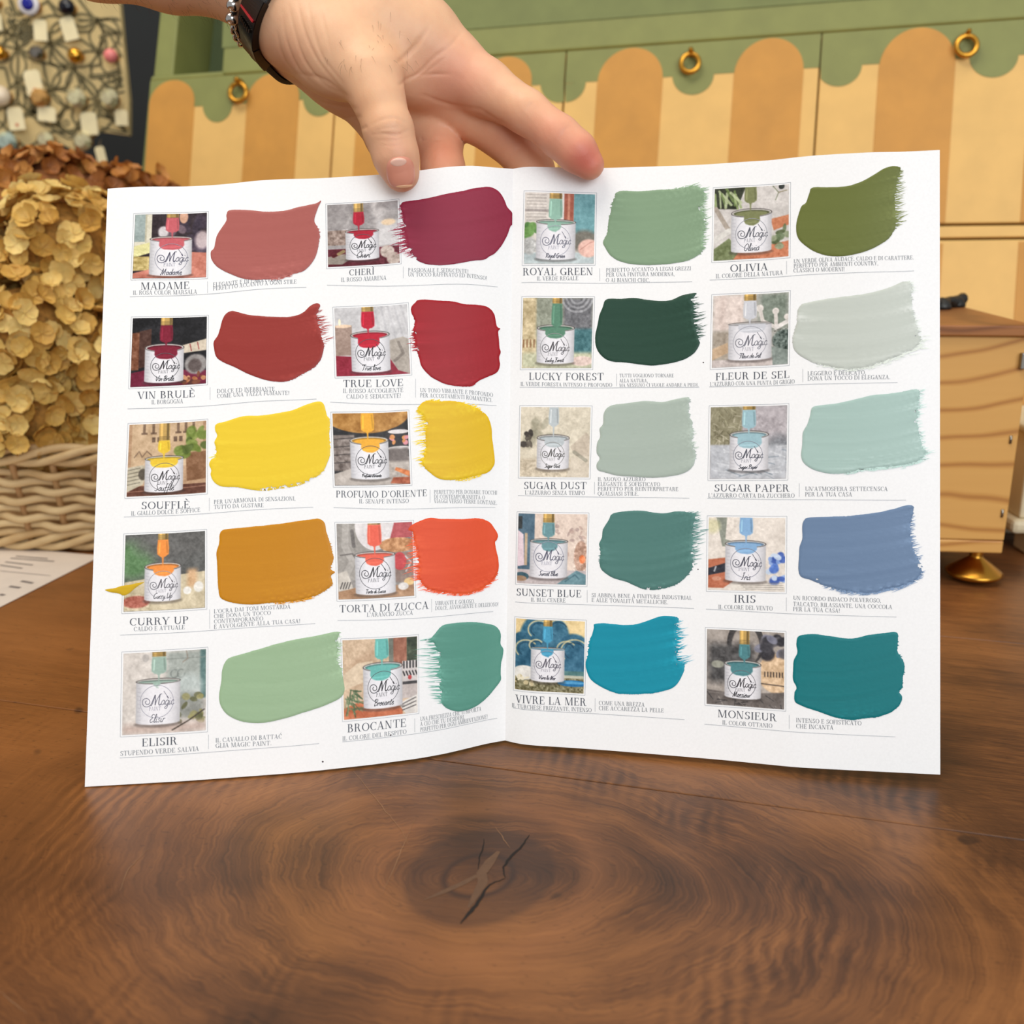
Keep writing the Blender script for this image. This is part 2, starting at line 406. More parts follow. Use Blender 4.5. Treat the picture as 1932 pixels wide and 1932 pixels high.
G = {
 'A': (.80, dg(.04, 0, .36, 1, HR)+dg(.54, 0, .30, 1, TK)+R_(.15, .3, .6, .3+HR)+R_(-.03, 0, .16, HR)+R_(.46, 0, .80, HR)),
 'B': (.70, stem(.08)+arc(.32, .76, .22, .24, -90, 90, .14)+arc(.32, .265, .29, .265, -90, 90)+R_(.2, 0, .34, HR)+R_(.2, .5, .34, .5+HR)+R_(.2, .95, .34, 1)),
 'C': (.76, arc(.42, .5, .4, .5, 48, 312)+R_(.66, .68, .70, .97)),
 'D': (.84, stem(.08)+arc(.32, .5, .46, .5, -90, 90)+R_(.2, 0, .34, HR)+R_(.2, .95, .34, 1)),
 'E': (.68, stem(.08)+R_(.1, .95, .58, 1)+R_(.1, 0, .62, HR)+R_(.2, .5, .45, .5+HR)+R_(.54, .74, .58, 1)+R_(.58, 0, .62, .28)+R_(.42, .4, .455, .65)),
 'F': (.62, stem(.08)+R_(.1, .95, .58, 1)+R_(.2, .5, .45, .5+HR)+R_(.54, .74, .58, 1)+R_(.42, .4, .455, .65)),
 'G': (.84, arc(.42, .5, .4, .5, 48, 330)+R_(.66, .68, .70, .97)+R_(.60, .05, .76, .42)+R_(.50, .40, .84, .40+HR)),
 'H': (.86, stem(.08)+stem(.60)+R_(.2, .48, .64, .48+HR)),
 'I': (.34, stem(.09)), 'J': (.5, stem(.22, bot=0, y0=.2)+arc(.2, .2, .18, .2, 180, 360, .12)),
 'K': (.80, stem(.08)+dg(.22, .40, .60, 1, HR)+dg(.56, 0, .32, .58, TK)+R_(.48, .95, .76, 1)+R_(.48, 0, .80, HR)),
 'L': (.64, stem(.08)+R_(.1, 0, .60, HR)+R_(.56, 0, .60, .3)),
 'M': (1.04, stem(.08, HR)+dg(.40, 0, .10, 1, TK)+dg(.46, 0, .78, 1, HR)+stem(.78)),
 'N': (.82, stem(.08, HR)+dg(.52, 0, .06, 1, TK)+stem(.64, HR, 1, 0)),
 'O': (.86, arc(.43, .5, .41, .5, 0, 360, n=26)), 'P': (.66, stem(.08)+arc(.32, .74, .27, .26, -90, 90)+R_(.2, .48, .34, .48+HR)+R_(.2, .95, .34, 1)),
 'Q': (.86, arc(.43, .5, .41, .5, 0, 360, n=26)+dg(.52, -.18, .40, .06, .14)),
 'R': (.78, stem(.08)+arc(.32, .75, .25, .25, -90, 90)+R_(.2, .5, .34, .5+HR)+R_(.2, .95, .34, 1)+dg(.54, 0, .36, .52, TK)+R_(.6, 0, .78, HR)),
 'S': (.62, arc(.31, .74, .25, .26, 30, 270, .12)+arc(.29, .26, .27, .26, -150, 90, .14)+R_(.51, .72, .55, .98)+R_(.04, .02, .08, .28)),
 'T': (.78, stem(.31)+R_(.03, .95, .76, 1)+R_(.03, .7, .07, 1)+R_(.72, .7, .76, 1)),
 'U': (.82, stem(.08, bot=0, y0=.3)+stem(.65, HR, 1, 0, y0=.3)+arc(.39, .32, .31, .32, 180, 360, .12, .06)),
 'V': (.76, dg(.30, 0, .03, 1, TK)+dg(.38, 0, .64, 1, HR)+R_(-.04, .95, .27, 1)+R_(.56, .95, .78, 1)),
 'W': (1.1, dg(.26, 0, .02, 1, TK)+dg(.34, 0, .54, 1, HR)+dg(.68, 0, .44, 1, TK)+dg(.76, 0, .98, 1, HR)),
 'X': (.76, dg(.52, 0, .06, 1, TK)+dg(.06, 0, .60, 1, HR)), 'Y': (.76, dg(.30, .45, .03, 1, TK)+dg(.40, .45, .64, 1, HR)+stem(.30, top=0, y1=.48)+R_(-.03, .95, .26, 1)+R_(.55, .95, .78, 1)),
 'Z': (.68, dg(.03, 0, .44, 1, TK)+R_(.06, .95, .6, 1)+R_(.04, 0, .63, HR)+R_(.06, .72, .10, 1)+R_(.59, 0, .63, .28)),
 '.': (.24, R_(.06, 0, .18, .12)), ',': (.24, R_(.06, 0, .18, .12)+dg(.06, -.14, .12, 0, .06)), '!': (.32, R_(.08, 0, .2, .12)+[[(.11, .25), (.17, .25), (.21, 1), (.07, 1)]]),
 "'": (.24, R_(.07, .84, .18, .98)+dg(.07, .70, .12, .85, .06)), ' ': (.34, []),
}
for a, b in (('È', 'E'), ('À', 'A'), ('Ò', 'O'), ('Ì', 'I')):
    w, q = G[b]; G[a] = (w, q+dg(w/2, 1.08, w/2-.2, 1.32, .12))
G['Ć'] = (G['C'][0], G['C'][1]+dg(.36, 1.08, .54, 1.32, .1))
class Ink:                                                  # thin print on a page
    def __init__(s, pg): s.pg = pg; s.uv = []; s.c = []; s.f = []; s.n = 0; s.o = []
    def poly(s, pts, col, off=.00010):
        k = len(pts); s.uv += list(pts); s.c += [col]*k; s.o += [off]*k; s.f.append(tuple(range(s.n, s.n+k))); s.n += k
    def text(s, txt, x0, y0, x1, y1, cap, col, gap=.06):
        W = sum(G[c][0]+gap for c in txt)-gap
        a, b, au, bu = uv(s.pg, [x0, x1, x0, x1], [y0, y1, y0-cap, y1-cap]); ua, ub = au-a, bu-b
        x = 0
        for ch in txt:
            w, q = G[ch]
            for pol in q: s.poly([a+(b-a)*((x+p[0])/W)+(ua*(1-(x+p[0])/W)+ub*((x+p[0])/W))*p[1] for p in pol], col)
            x += w+gap
    def line(s, pts, w, col, seg=18):                       # pixel polyline of width w pixels
        for (x0, y0), (x1, y1) in zip(pts, pts[1:]):
            L = math.hypot(x1-x0, y1-y0); n = max(1, int(L/seg)); nx, ny = -(y1-y0)/L*w/2, (x1-x0)/L*w/2
            xs = np.linspace(x0, x1, n+1); ys = np.linspace(y0, y1, n+1)
            a = uv(s.pg, xs+nx, ys+ny); b = uv(s.pg, xs-nx, ys-ny)
            e0 = uv(s.pg, [x0, x1], [y0, y1]); mid = (a+b)/2
            st = e0[0]+(e0[1]-e0[0])*np.linspace(0, 1, n+1)[:, None]-mid       # straight on the paper
            a, b = a+st, b+st
            for i in range(n): s.poly([a[i], a[i+1], b[i+1], b[i]], col)
    def ribbon(s, P, w, col, off=.0002):
        P = np.asarray(P, float)
        if len(P) < 2: return
        T = np.gradient(P, axis=0); asp = PH/PW
        T[:, 1] *= asp; T /= np.linalg.norm(T, axis=1)[:, None]+1e-9
        N = np.c_[-T[:, 1], T[:, 0]/asp]
        w = (np.full(len(P), w) if np.isscalar(w) else np.asarray(w))[:, None]/2
        a, b = P+N*w, P-N*w
        for i in range(len(P)-1): s.poly([a[i], a[i+1], b[i+1], b[i]], col, off)
    def build(s, name, grid=None):
        V = np.zeros((0, 3)); C = np.zeros((0, 3)); F = []
        if grid is not None: V, C, F = grid[0], grid[1], [tuple(q) for q in grid[2].tolist()]
        if s.n:
            U = np.array(s.uv); W = surf(s.pg, U[:, 0], U[:, 1], np.array(s.o)); b = len(V)
            V = np.r_[V, W]; C = np.r_[C, lin(np.array(s.c))]; F = F+[tuple(i+b for i in f) for f in s.f]
        me = mesh(name, V, F, C); o = link(name, me, M['print']); return parent_keep(o, bro)

# ---- small pictures: painted on a grid of vertex colours
NG = 124
gy, gx = np.meshgrid(np.linspace(0, 1, NG), np.linspace(0, 1, NG), indexing='ij')
def vnoise(scale, seed, sx=1, sy=1):
    r = np.random.default_rng(seed); n = int(scale)+3; g = r.random((n, n))
    x = gx*scale*sx; y = gy*scale*sy; x = x % (n-2); y = y % (n-2); i = x.astype(int); j = y.astype(int); fx = x-i; fy = y-j
    fx = fx*fx*(3-2*fx); fy = fy*fy*(3-2*fy)
    return (g[j, i]*(1-fx)+g[j, i+1]*fx)*(1-fy)+(g[j+1, i]*(1-fx)+g[j+1, i+1]*fx)*fy
class Pic:
    def __init__(s, c, seed): s.a = np.ones((NG, NG, 3))*np.array(c, float); s.s = seed; s.k = 0
    def put(s, m, c, al=1.0): m = np.clip(m*al, 0, 1)[..., None]; s.a = s.a*(1-m)+np.array(c, float)*m
    def ell(s, cx, cy, rx, ry, c, al=1., soft=.15, rot=0):
        cr, sr = math.cos(rot), math.sin(rot); dx, dy = gx-cx, gy-cy; X = (dx*cr+dy*sr)/rx; Y = (-dx*sr+dy*cr)/ry
        d = np.sqrt(X*X+Y*Y)+1e-6; g_ = np.sqrt((X/rx)**2+(Y/ry)**2)/d+1e-6; s.put(np.clip(.5-(d-1)/g_/max(soft*min(rx, ry), .011), 0, 1), c, al)
    def rect(s, x0, y0, x1, y1, c, al=1., soft=.012):
        m = np.clip((gx-x0)/soft+.5, 0, 1)*np.clip((x1-gx)/soft+.5, 0, 1)*np.clip((gy-y0)/soft+.5, 0, 1)*np.clip((y1-gy)/soft+.5, 0, 1); s.put(m, c, al)
    def poly(s, pts, c, al=1., soft=.014):
        p = np.array(pts, float); d = np.full(gx.shape, 9.); ins = np.zeros(gx.shape, bool)
        for i in range(len(p)):
            a, b = p[i], p[(i+1) % len(p)]; e = b-a; t = np.clip(((gx-a[0])*e[0]+(gy-a[1])*e[1])/(e@e+1e-12), 0, 1)
            d = np.minimum(d, np.hypot(gx-a[0]-t*e[0], gy-a[1]-t*e[1]))
            cnd = (a[1] > gy) != (b[1] > gy)
            if a[1] != b[1]: ins ^= cnd & (gx < (b[0]-a[0])*(gy-a[1])/(b[1]-a[1])+a[0])
        s.put(np.clip(np.where(ins, d, -d)/soft+.5, 0, 1), c, al)
    def line(s, pts, w, c, al=1.):
        p = np.array(pts, float); d = np.full(gx.shape, 9.)
        for a, b in zip(p, p[1:]):
            e = b-a; t = np.clip(((gx-a[0])*e[0]+(gy-a[1])*e[1])/(e@e+1e-12), 0, 1); d = np.minimum(d, np.hypot(gx-a[0]-t*e[0], gy-a[1]-t*e[1]))
        s.put(np.clip((w/2-d)/.012+.5, 0, 1), c, al)
    def mott(s, amp, scale=14, x0=0, y0=0, x1=1, y1=1, sx=1, sy=1):
        s.k += 1; n = (vnoise(scale, s.s*31+s.k, sx, sy)-.5)*2*amp+(vnoise(scale*2.3, s.s*57+s.k, sx, sy)-.5)*amp
        m = ((gx >= x0) & (gx <= x1) & (gy >= y0) & (gy <= y1)); s.a += (n*m)[..., None]
    def blobs(s, n, x0, y0, x1, y1, r, cols, al=.8):
        rr = random.Random(s.s+n)
        for _ in range(n): s.ell(rr.uniform(x0, x1), rr.uniform(y0, y1), r*rr.uniform(.5, 1.2), r*rr.uniform(.4, 1.1), rr.choice(cols), al, .4, rr.uniform(0, 3))
    def streaks(s, n, x0, y0, x1, y1, L, w, cols, ang=1.2, sp=.6):
        rr = random.Random(s.s*3+n)
        for _ in range(n):
            x, y, a = rr.uniform(x0, x1), rr.uniform(y0, y1), ang+rr.uniform(-sp, sp); s.line([(x, y), (x+L*math.cos(a), y+L*math.sin(a))], w*rr.uniform(.6, 1.3), rr.choice(cols), .85)
    def can(s, x0, x1, yr, yb, ry, pc, dr):
        cx, hw = (x0+x1)/2, (x1-x0)/2
        s.ell(cx, yb-.01, hw*1.08, .045, (60, 52, 50), .45, .6)
        m = ((gx > x0) & (gx < x1)); b = yr+(yb-.035-yr)+.035*np.sqrt(np.clip(1-((gx-cx)/hw)**2, 0, 1))
        e = np.clip((gx-x0)/.012+.5, 0, 1)*np.clip((x1-gx)/.012+.5, 0, 1)*np.clip((gy-yr)/.012+.5, 0, 1)*np.clip((b-gy)/.014+.5, 0, 1)
        sh = 1-.22*np.clip(np.abs((gx-cx)/hw), 0, 1)**3
        s.a = s.a*(1-e[..., None])+(np.array((240, 238, 243))*sh[..., None])*e[..., None]
        for k in range(9): s.line([(x0+.02, yr+.08+k*.045*(yb-yr)/.5), (x0+.055, yr+.085+k*.045*(yb-yr)/.5)], .009, (170, 168, 175), .5)
        s.ell(cx, yr, hw*1.02, ry+.012, (78, 72, 70), 1, .05); s.ell(cx, yr, hw*.97, ry+.002, (205, 200, 196), 1, .05)
        s.ell(cx, yr+.003, hw*.90, max(ry-.008, .004), np.array(pc)*.72, 1, .1); s.ell(cx, yr+.012, hw*.78, max(ry-.016, .003), pc, 1, .2)
        d0, d1, dy = dr
        s.poly([(d0, yr+ry*.6), (d1, yr+ry*.6), (d1+.004, dy-.07), (d1-.02, dy-.035), (d1-.06, dy-.012), ((d0+d1)/2+.02, dy), (d0+.07, dy-.008), (d0+.02, dy-.03), (d0-.004, dy-.07)], pc); s.line([(d0+.03, dy-.04), (d1-.05, dy-.05)], .02, np.clip(np.array(pc)*1.15+10, 0, 255), .5)
    def brush(s, x0, x1, yf, yb, yc, pc, fc=(196, 160, 92)):
        cx = (x0+x1)/2
        if yf > 0:
            s.rect(x0+.012, -.1, x1-.012, yf, fc); s.rect(x0+.03, -.1, x0+.06, yf, np.array(fc)*1.25); s.rect(x1-.05, -.1, x1-.02, yf, np.array(fc)*.6)
            for k in range(3): s.line([(x0+.012, yf-.012-k*.02), (x1-.012, yf-.012-k*.02)], .007, np.array(fc)*.6)
        s.poly([(x0+.01, yf), (x1-.01, yf), (x1, (yf+yb)/2), (x1-.004, yb-.03), (x1-.04, yb), (x0+.04, yb), (x0+.004, yb-.03), (x0, (yf+yb)/2)], pc)
        s.line([(x0+.035, yf+.04), (x0+.03, yb-.05)], .014, np.clip(np.array(pc)*1.25+15, 0, 255), .7); s.line([(x1-.03, yf+.03), (x1-.02, yb-.05)], .02, np.array(pc)*.75, .6)
        s.poly([(cx-.035, yb-.005), (cx+.03, yb-.005), (cx+.010, yb+.018), (cx+.005, yc+.01), (cx-.005, yc+.01), (cx-.012, yb+.018)], pc)

SF_ = {  # single-stroke script letters, (width, strokes)
 'a': (.42, [[(.32,.38),(.2,.45),(.06,.3),(.05,.12),(.15,0),(.3,.12),(.34,.42),(.32,.12),(.42,0)]]), 'b': (.36, [[(.08,.9),(.05,.1),(.15,0),(.3,.12),(.28,.36),(.15,.42),(.06,.3)]]),
 'c': (.36, [[(.3,.36),(.2,.45),(.06,.28),(.08,.08),(.2,0),(.36,.1)]]), 'd': (.44, [[(.32,.38),(.2,.45),(.06,.3),(.05,.12),(.15,0),(.3,.12),(.38,.95),(.34,.12),(.44,0)]]),
 'e': (.36, [[(.06,.2),(.28,.3),(.24,.44),(.12,.42),(.05,.2),(.12,.02),(.24,0),(.38,.12)]]), 'f': (.32, [[(.34,.85),(.26,.95),(.18,.8),(.1,-.3),(.02,-.35)], [(.04,.42),(.3,.44)]]),
 'g': (.40, [[(.32,.38),(.2,.45),(.06,.3),(.05,.12),(.15,0),(.3,.14),(.34,.42),(.28,-.25),(.14,-.38),(.05,-.25),(.4,.05)]]), 'h': (.4, [[(.05,.95),(.05,0),(.1,.3),(.24,.44),(.28,.3),(.28,.08),(.38,0)]]),
 'i': (.22, [[(.08,.42),(.06,.1),(.12,0),(.22,.1)], [(.1,.6),(.13,.66)]]), 'k': (.38, [[(.06,.95),(.05,0)], [(.3,.42),(.08,.2),(.34,0)]]),
 'l': (.24, [[(.04,.1),(.2,.7),(.18,.95),(.1,.85),(.08,.1),(.14,0),(.26,.1)]]), 'm': (.54, [[(.04,0),(.1,.42),(.1,.3),(.2,.44),(.26,.36),(.24,0),(.27,.3),(.38,.44),(.44,.36),(.42,.08),(.54,0)]]),
 'n': (.38, [[(.04,0),(.1,.42),(.1,.3),(.22,.44),(.28,.34),(.26,.08),(.38,0)]]), 'o': (.36, [[(.18,.44),(.06,.3),(.06,.1),(.16,0),(.28,.12),(.28,.34),(.18,.44),(.36,.4)]]),
 'p': (.36, [[(.04,-.4),(.12,.42),(.1,.3),(.2,.44),(.3,.3),(.26,.05),(.1,.05)]]), 'r': (.3, [[(.04,0),(.1,.42),(.1,.3),(.2,.44),(.3,.4)]]),
 's': (.3, [[(.26,.4),(.14,.44),(.08,.34),(.22,.16),(.18,.02),(.04,.04)]]), 't': (.26, [[(.14,.75),(.08,.12),(.14,0),(.26,.08)], [(.0,.45),(.26,.47)]]),
 'u': (.4, [[(.06,.42),(.05,.12),(.14,0),(.26,.12),(.32,.42),(.3,.1),(.4,0)]]), 'v': (.32, [[(.04,.42),(.12,0),(.3,.42)]]), 'y': (.4, [[(.06,.42),(.05,.15),(.14,.04),(.26,.14),(.32,.42),(.26,-.25),(.12,-.38),(.03,-.25)]]),
 "'": (.12, [[(.08,.95),(.04,.75)]]), ' ': (.22, []),
 'M': (.75, [[(.0,.1),(.1,0),(.22,.95),(.3,.1),(.34,.1),(.58,.95),(.58,.1),(.68,0)]]), 'C': (.55, [[(.5,.8),(.38,.95),(.1,.6),(.1,.15),(.28,0),(.52,.15)]]), 'R': (.6, [[(.12,0),(.2,.9)], [(.0,.7),(.2,.95),(.5,.85),(.42,.55),(.2,.48),(.36,.25),(.56,0)]]),
 'G': (.6, [[(.5,.8),(.38,.95),(.1,.6),(.1,.15),(.28,0),(.46,.2),(.46,.42),(.3,.42)], [(.46,.3),(.44,-.1)]]), 'O': (.6, [[(.32,.95),(.1,.65),(.1,.2),(.28,0),(.5,.3),(.5,.75),(.32,.95)]]), 'V': (.55, [[(.05,.9),(.2,0),(.5,.95),(.58,.9)]]),
 'B': (.55, [[(.12,0),(.2,.9)], [(.0,.7),(.2,.95),(.46,.85),(.4,.58),(.2,.5),(.46,.4),(.42,.08),(.1,.0)]]), 'T': (.55, [[(.0,.8),(.1,.95),(.6,.92)], [(.34,.92),(.26,.1),(.14,0)]]), 'L': (.5, [[(.36,.9),(.22,.9),(.16,.1),(.05,.05),(.2,.0),(.48,.1)]]),
 'F': (.55, [[(.0,.85),(.1,.95),(.6,.92)], [(.32,.92),(.24,.1),(.1,0)], [(.16,.5),(.44,.52)]]), 'S': (.5, [[(.46,.85),(.3,.95),(.16,.75),(.38,.35),(.26,.02),(.02,.1)]]), 'P': (.55, [[(.12,0),(.2,.9)], [(.0,.7),(.22,.95),(.5,.85),(.44,.55),(.2,.48)]]),
 'D': (.6, [[(.16,.9),(.12,.05),(.4,.1),(.54,.5),(.4,.92),(.05,.88)]]), 'Z': (.5, [[(.05,.85),(.46,.92),(.05,.05),(.5,.0)]]), 'I': (.35, [[(.05,.85),(.3,.95)], [(.2,.92),(.14,.1),(.0,.05)]]), 'E': (.5, [[(.46,.85),(.3,.95),(.16,.75),(.3,.52),(.1,.3),(.2,0),(.46,.12)]]), 'U': (.55, [[(.05,.9),(.1,.1),(.24,0),(.42,.2),(.5,.9),(.46,.1),(.56,0)]]),
}
SF_['è'] = (SF_['e'][0], SF_['e'][1]+[[(.1, .72), (.2, .6)]]); SF_['ì'] = SF_['i']
def smooth(P, k=4):
    P = np.asarray(P, float)
    if len(P) < 3: return P
    Q = np.r_[[2*P[0]-P[1]], P, [2*P[-1]-P[-2]]]; out = []
    for i in range(len(P)-1):
        p0, p1, p2, p3 = Q[i:i+4]
        for t in np.arange(k)/k: out.append(.5*(2*p1+(p2-p0)*t+(2*p0-5*p1+4*p2-p3)*t*t+(3*p1-p0-3*p2+p3)*t**3))
    return np.array(out+[P[-1]])
LOGO = [([(-.60,.08),(-.68,.0),(-.64,-.12),(-.50,-.15),(-.42,-.04),(-.46,.12),(-.62,.22),(-.80,.16),(-.86,-.04),(-.76,-.25),(-.55,-.30),(-.36,-.18),(-.22,.12),(-.1,.42)], .022),
        ([(-.1,.42),(-.18,.1),(-.30,-.20),(-.38,-.24)], .03), ([(-.1,.42),(-.08,.1),(-.10,-.22)], .05), ([(-.10,-.22),(.02,.12),(.20,.43)], .02), ([(.20,.43),(.15,.1),(.12,-.14),(.17,-.23),(.26,-.16)], .05), ([(.20,.43),(.32,.46)], .02)]
def logo(ink, loc, cx, cy, r, name, ny, dark, circ):
    """brush-lettered can label; loc maps picture coords to page"""
    def rb(P, w, c): ink.ribbon(loc(np.asarray(P)), w, c)
    a = np.linspace(0, 2*math.pi, 41); rb(np.c_[cx+r*np.cos(a), cy+r*np.sin(a)], .0011, circ)
    for P, w in LOGO: Q = smooth(P, 5); rb(np.c_[cx+r*Q[:, 0], cy-r*Q[:, 1]], .0009+w*.026*r/.2, dark)
    x = .24
    for ch in 'agic':
        w, st = SF_[ch]
        for P in st: Q = smooth(P, 4)*.62; rb(np.c_[cx+r*(x+Q[:, 0]+.15*Q[:, 1]), cy+r*(.22-Q[:, 1])], .0013, dark)
        x += w*.56
    x = -.46; W = sum(G[c][0]+.1 for c in 'PAINT'); k = .74/W
    for ch in 'PAINT':
        w, q = G[ch]
        for pol in q: ink.poly(loc(np.array([(cx+r*(x+p[0]*k), cy+r*(.55-p[1]*.24)) for p in pol])), circ, .0002)
        x += (w+.1)*k
    rb([(cx+r*.42, cy-r*.62), (cx+r*.62, cy-r*.30)], .0012, dark); rb([(cx+r*.62, cy-r*.30), (cx+r*.70, cy-r*.16)], .0026, dark)
    W = sum(SF_[c][0] for c in name); k = min(.105, 1.3*r/W); x = cx-W*k/2
    for ch in name:
        w, st = SF_[ch]
        for P in st: Q = smooth(P, 3)*k; rb(np.c_[x+Q[:, 0]+.25*Q[:, 1], ny-Q[:, 1]], .0013, np.array(dark)*.8)
        x += w*k
# ---- the twenty cells: frame corners TL TR BR BL, captions (text, x0, y0, x1, y1, cap), divider, rule
C1, C2, C3, C4 = (190, 330, .2329), (590, 330, .2330), (960, 330, .2226), (1320, 280, .2484)
C5, C6, C7, C8 = (180, 740, .2484), (590, 740, .2381), (960, 740, .2226), (1310, 720, .2484)
C9, C10, C11, C12 = (150, 1140, .2588), (590, 1150, .2019), (950, 1130, .2019), (1300, 1150, .2536)
def pic_madame(p):
    p.blobs(14, .5, .05, 1, .6, .12, [(92, 78, 96), (66, 54, 70), (120, 100, 110), (54, 44, 60)]); p.ell(.94, .42, .1, .14, (206, 188, 190), .9, .5); p.ell(.40, .28, .07, .09, (226, 220, 222), .9, .4)
    p.rect(0, 0, .24, .5, (222, 216, 196)); p.rect(0, 0, .15, .43, (156, 170, 168)); p.rect(.15, 0, .17, .45, (190, 184, 160)); p.poly([(0, .5), (.22, .44), (.24, .6), (0, .68)], (226, 220, 160)); p.rect(0, .66, .22, .88, (196, 174, 112)); p.mott(26, 24, 0, .6, .22, .88)
    p.poly([(0, .92), (.3, .84), (.8, .6), (1, .62), (1, 1), (0, 1)], (196, 120, 102)); p.mott(22, 9, 0, .82, 1, 1); p.ell(.68, .05, .06, .1, (230, 180, 150), .9, .3)
def pic_cheri(p):
    p.blobs(12, 0, 0, 1, .4, .2, [(196, 190, 188), (168, 162, 160), (212, 206, 204), (148, 142, 142)]); p.rect(0, .42, .3, .66, (150, 130, 120)); p.mott(34, 22, 0, .4, .3, .66); p.rect(.7, .3, 1.1, .70, (214, 210, 210), 1, .05); p.ell(.86, .33, .1, .05, (246, 216, 178), .9, .6); p.rect(0, .72, 1, 1, (92, 24, 38)); p.poly([(0, .84), (.24, .8), (.3, .9), (.2, .97), (0, .96)], (152, 142, 132)); p.line([(.08, .83), (.22, .76)], .05, (92, 20, 30)); p.line([(.15, .8), (.22, .76)], .05, (150, 130, 90)); p.ell(.83, .80, .10, .1, (196, 180, 170), 1, .2); p.ell(.92, .92, .1, .1, (186, 168, 158), 1, .2); p.mott(26, 26, .72, .7, 1, 1)
def pic_vin(p):
    p.mott(8, 6); p.poly([(0, .22), (.26, .16), (.26, .7), (0, .76)], (74, 46, 38)); p.rect(0, .22, .10, .76, (128, 80, 56)); p.mott(20, 20, 0, .2, .1, .76); p.poly([(.64, .42), (1, .33), (1, .5), (.68, .53)], (212, 198, 178)); p.line([(.78, .4), (.8, .5)], .012, (150, 60, 60)); p.line([(.88, .38), (.9, .48)], .012, (150, 60, 60)); p.poly([(0, .80), (.3, .74), (1, .8), (1, 1), (0, 1)], (112, 26, 54)); p.ell(.86, .70, .15, .15, (148, 142, 140), 1, .2); p.ell(.85, .72, .09, .1, (96, 84, 82), 1, .3); p.blobs(16, .66, .84, .98, .98, .045, [(170, 106, 64), (120, 66, 44), (196, 140, 100), (84, 44, 36)], 1)
def pic_love(p):
    for k in range(6): p.line([(.55+k*.09, 0), (.62+k*.1, .45)], .03, (186, 184, 188), .5)
    p.mott(10, 5); p.rect(0, .26, .23, .70, (164, 140, 128)); p.ell(.11, .27, .115, .025, (236, 206, 178), 1, .2); p.ell(.065, .21, .018, .05, (255, 244, 214), 1, .5); p.poly([(0, .70), (1, .78), (1, 1), (0, 1)], (146, 28, 52)); p.poly([(.74, .5), (.92, .46), (1, .5), (1, 1), (.84, .94), (.72, .74)], (176, 166, 156)); p.line([(.86, .54), (.92, .7), (.8, .8)], .04, (132, 122, 114), .8)
def pic_royal(p):
    p.rect(0, 0, .4, .6, (222, 214, 206))
    for k in range(12): p.line([(.03, .03+k*.045), (.3, .03+k*.045)], .016, (150, 142, 138), .45)
    p.line([(.02, .25), (.34, .25)], .04, (120, 110, 108), .5); p.rect(.40, 0, .56, .5, (232, 226, 222)); p.rect(.56, 0, .70, .5, (170, 96, 76)); p.rect(.61, 0, .645, .5, (206, 140, 116)); p.rect(.70, 0, 1, .58, (118, 168, 174)); p.mott(10, 8, .7, 0, 1, .58); p.ell(.86, .68, .2, .16, (122, 118, 108), 1, .4); p.rect(0, .84, 1, 1, (192, 204, 206)); p.mott(14, 9, 0, .84, 1, 1); p.blobs(7, 0, .46, .16, .62, .07, [(112, 154, 84), (84, 128, 66), (150, 184, 120)], 1); p.ell(.08, .75, .11, .12, (186, 186, 184), 1, .3); p.mott(30, 26, 0, .64, .18, .86); p.ell(.92, .78, .15, .13, (238, 194, 180), 1, .2); p.line([(.8, .8), (.94, .7), (1, .68)], .012, (206, 150, 138))
def pic_lucky(p):
    p.rect(0, 0, .2, 1, (206, 188, 150)); p.mott(22, 16, 0, 0, .2, 1); p.rect(.2, 0, .56, .55, (150, 154, 138), 1, .06); p.rect(.58, 0, 1, .5, (112, 112, 116), 1, .06)
    for r in (.1, .16, .22): p.line([(.78+r*math.cos(a), -.02+r*math.sin(a)) for a in np.linspace(0, 3.2, 16)], .03, (168, 168, 172), .8)
    p.rect(.72, .44, 1, .8, (74, 120, 126), 1, .05); p.rect(0, .78, 1, 1, (198, 198, 168), 1, .06); p.ell(.86, .9, .16, .07, (230, 206, 196), 1, .3); p.mott(15, 30)
    for k in range(4): p.line([(.02+k*.05, .6), (.02+k*.05, .7)], .02, (150, 112, 80))
def pic_olivia(p):
    p.poly([(0, 0), (.42, 0), (.3, .3), (0, .28)], (52, 56, 42)); p.streaks(12, .0, .0, .3, .1, .2, .035, [(160, 176, 122), (116, 136, 82), (190, 200, 160)], 1.3, .5); p.mott(12, 6, 0, .25, 1, .8); p.line([(.02, .28), (.18, .56)], .06, (170, 158, 146)); p.line([(.0, .72), (.2, .6)], .08, (222, 218, 212)); p.poly([(.75, .46), (1, .42), (1, .56), (.8, .62)], (196, 124, 88)); p.poly([(0, .84), (.2, .7), (.42, .9), (.3, 1), (0, 1)], (118, 128, 88)); p.poly([(.26, 1), (.36, .86), (1, .78), (1, 1)], (198, 122, 88)); p.blobs(12, .78, .58, 1, .85, .06, [(106, 122, 88), (150, 158, 128), (84, 96, 62)], .9); p.mott(14, 22, 0, .8, 1, 1); p.ell(.9, .02, .04, .04, (44, 48, 46), 1, .3)
    p.line([(.78, .0), (.86, .1), (.82, .2)], .012, (130, 136, 112)); p.line([(.86, .1), (.97, .08)], .012, (150, 140, 112))
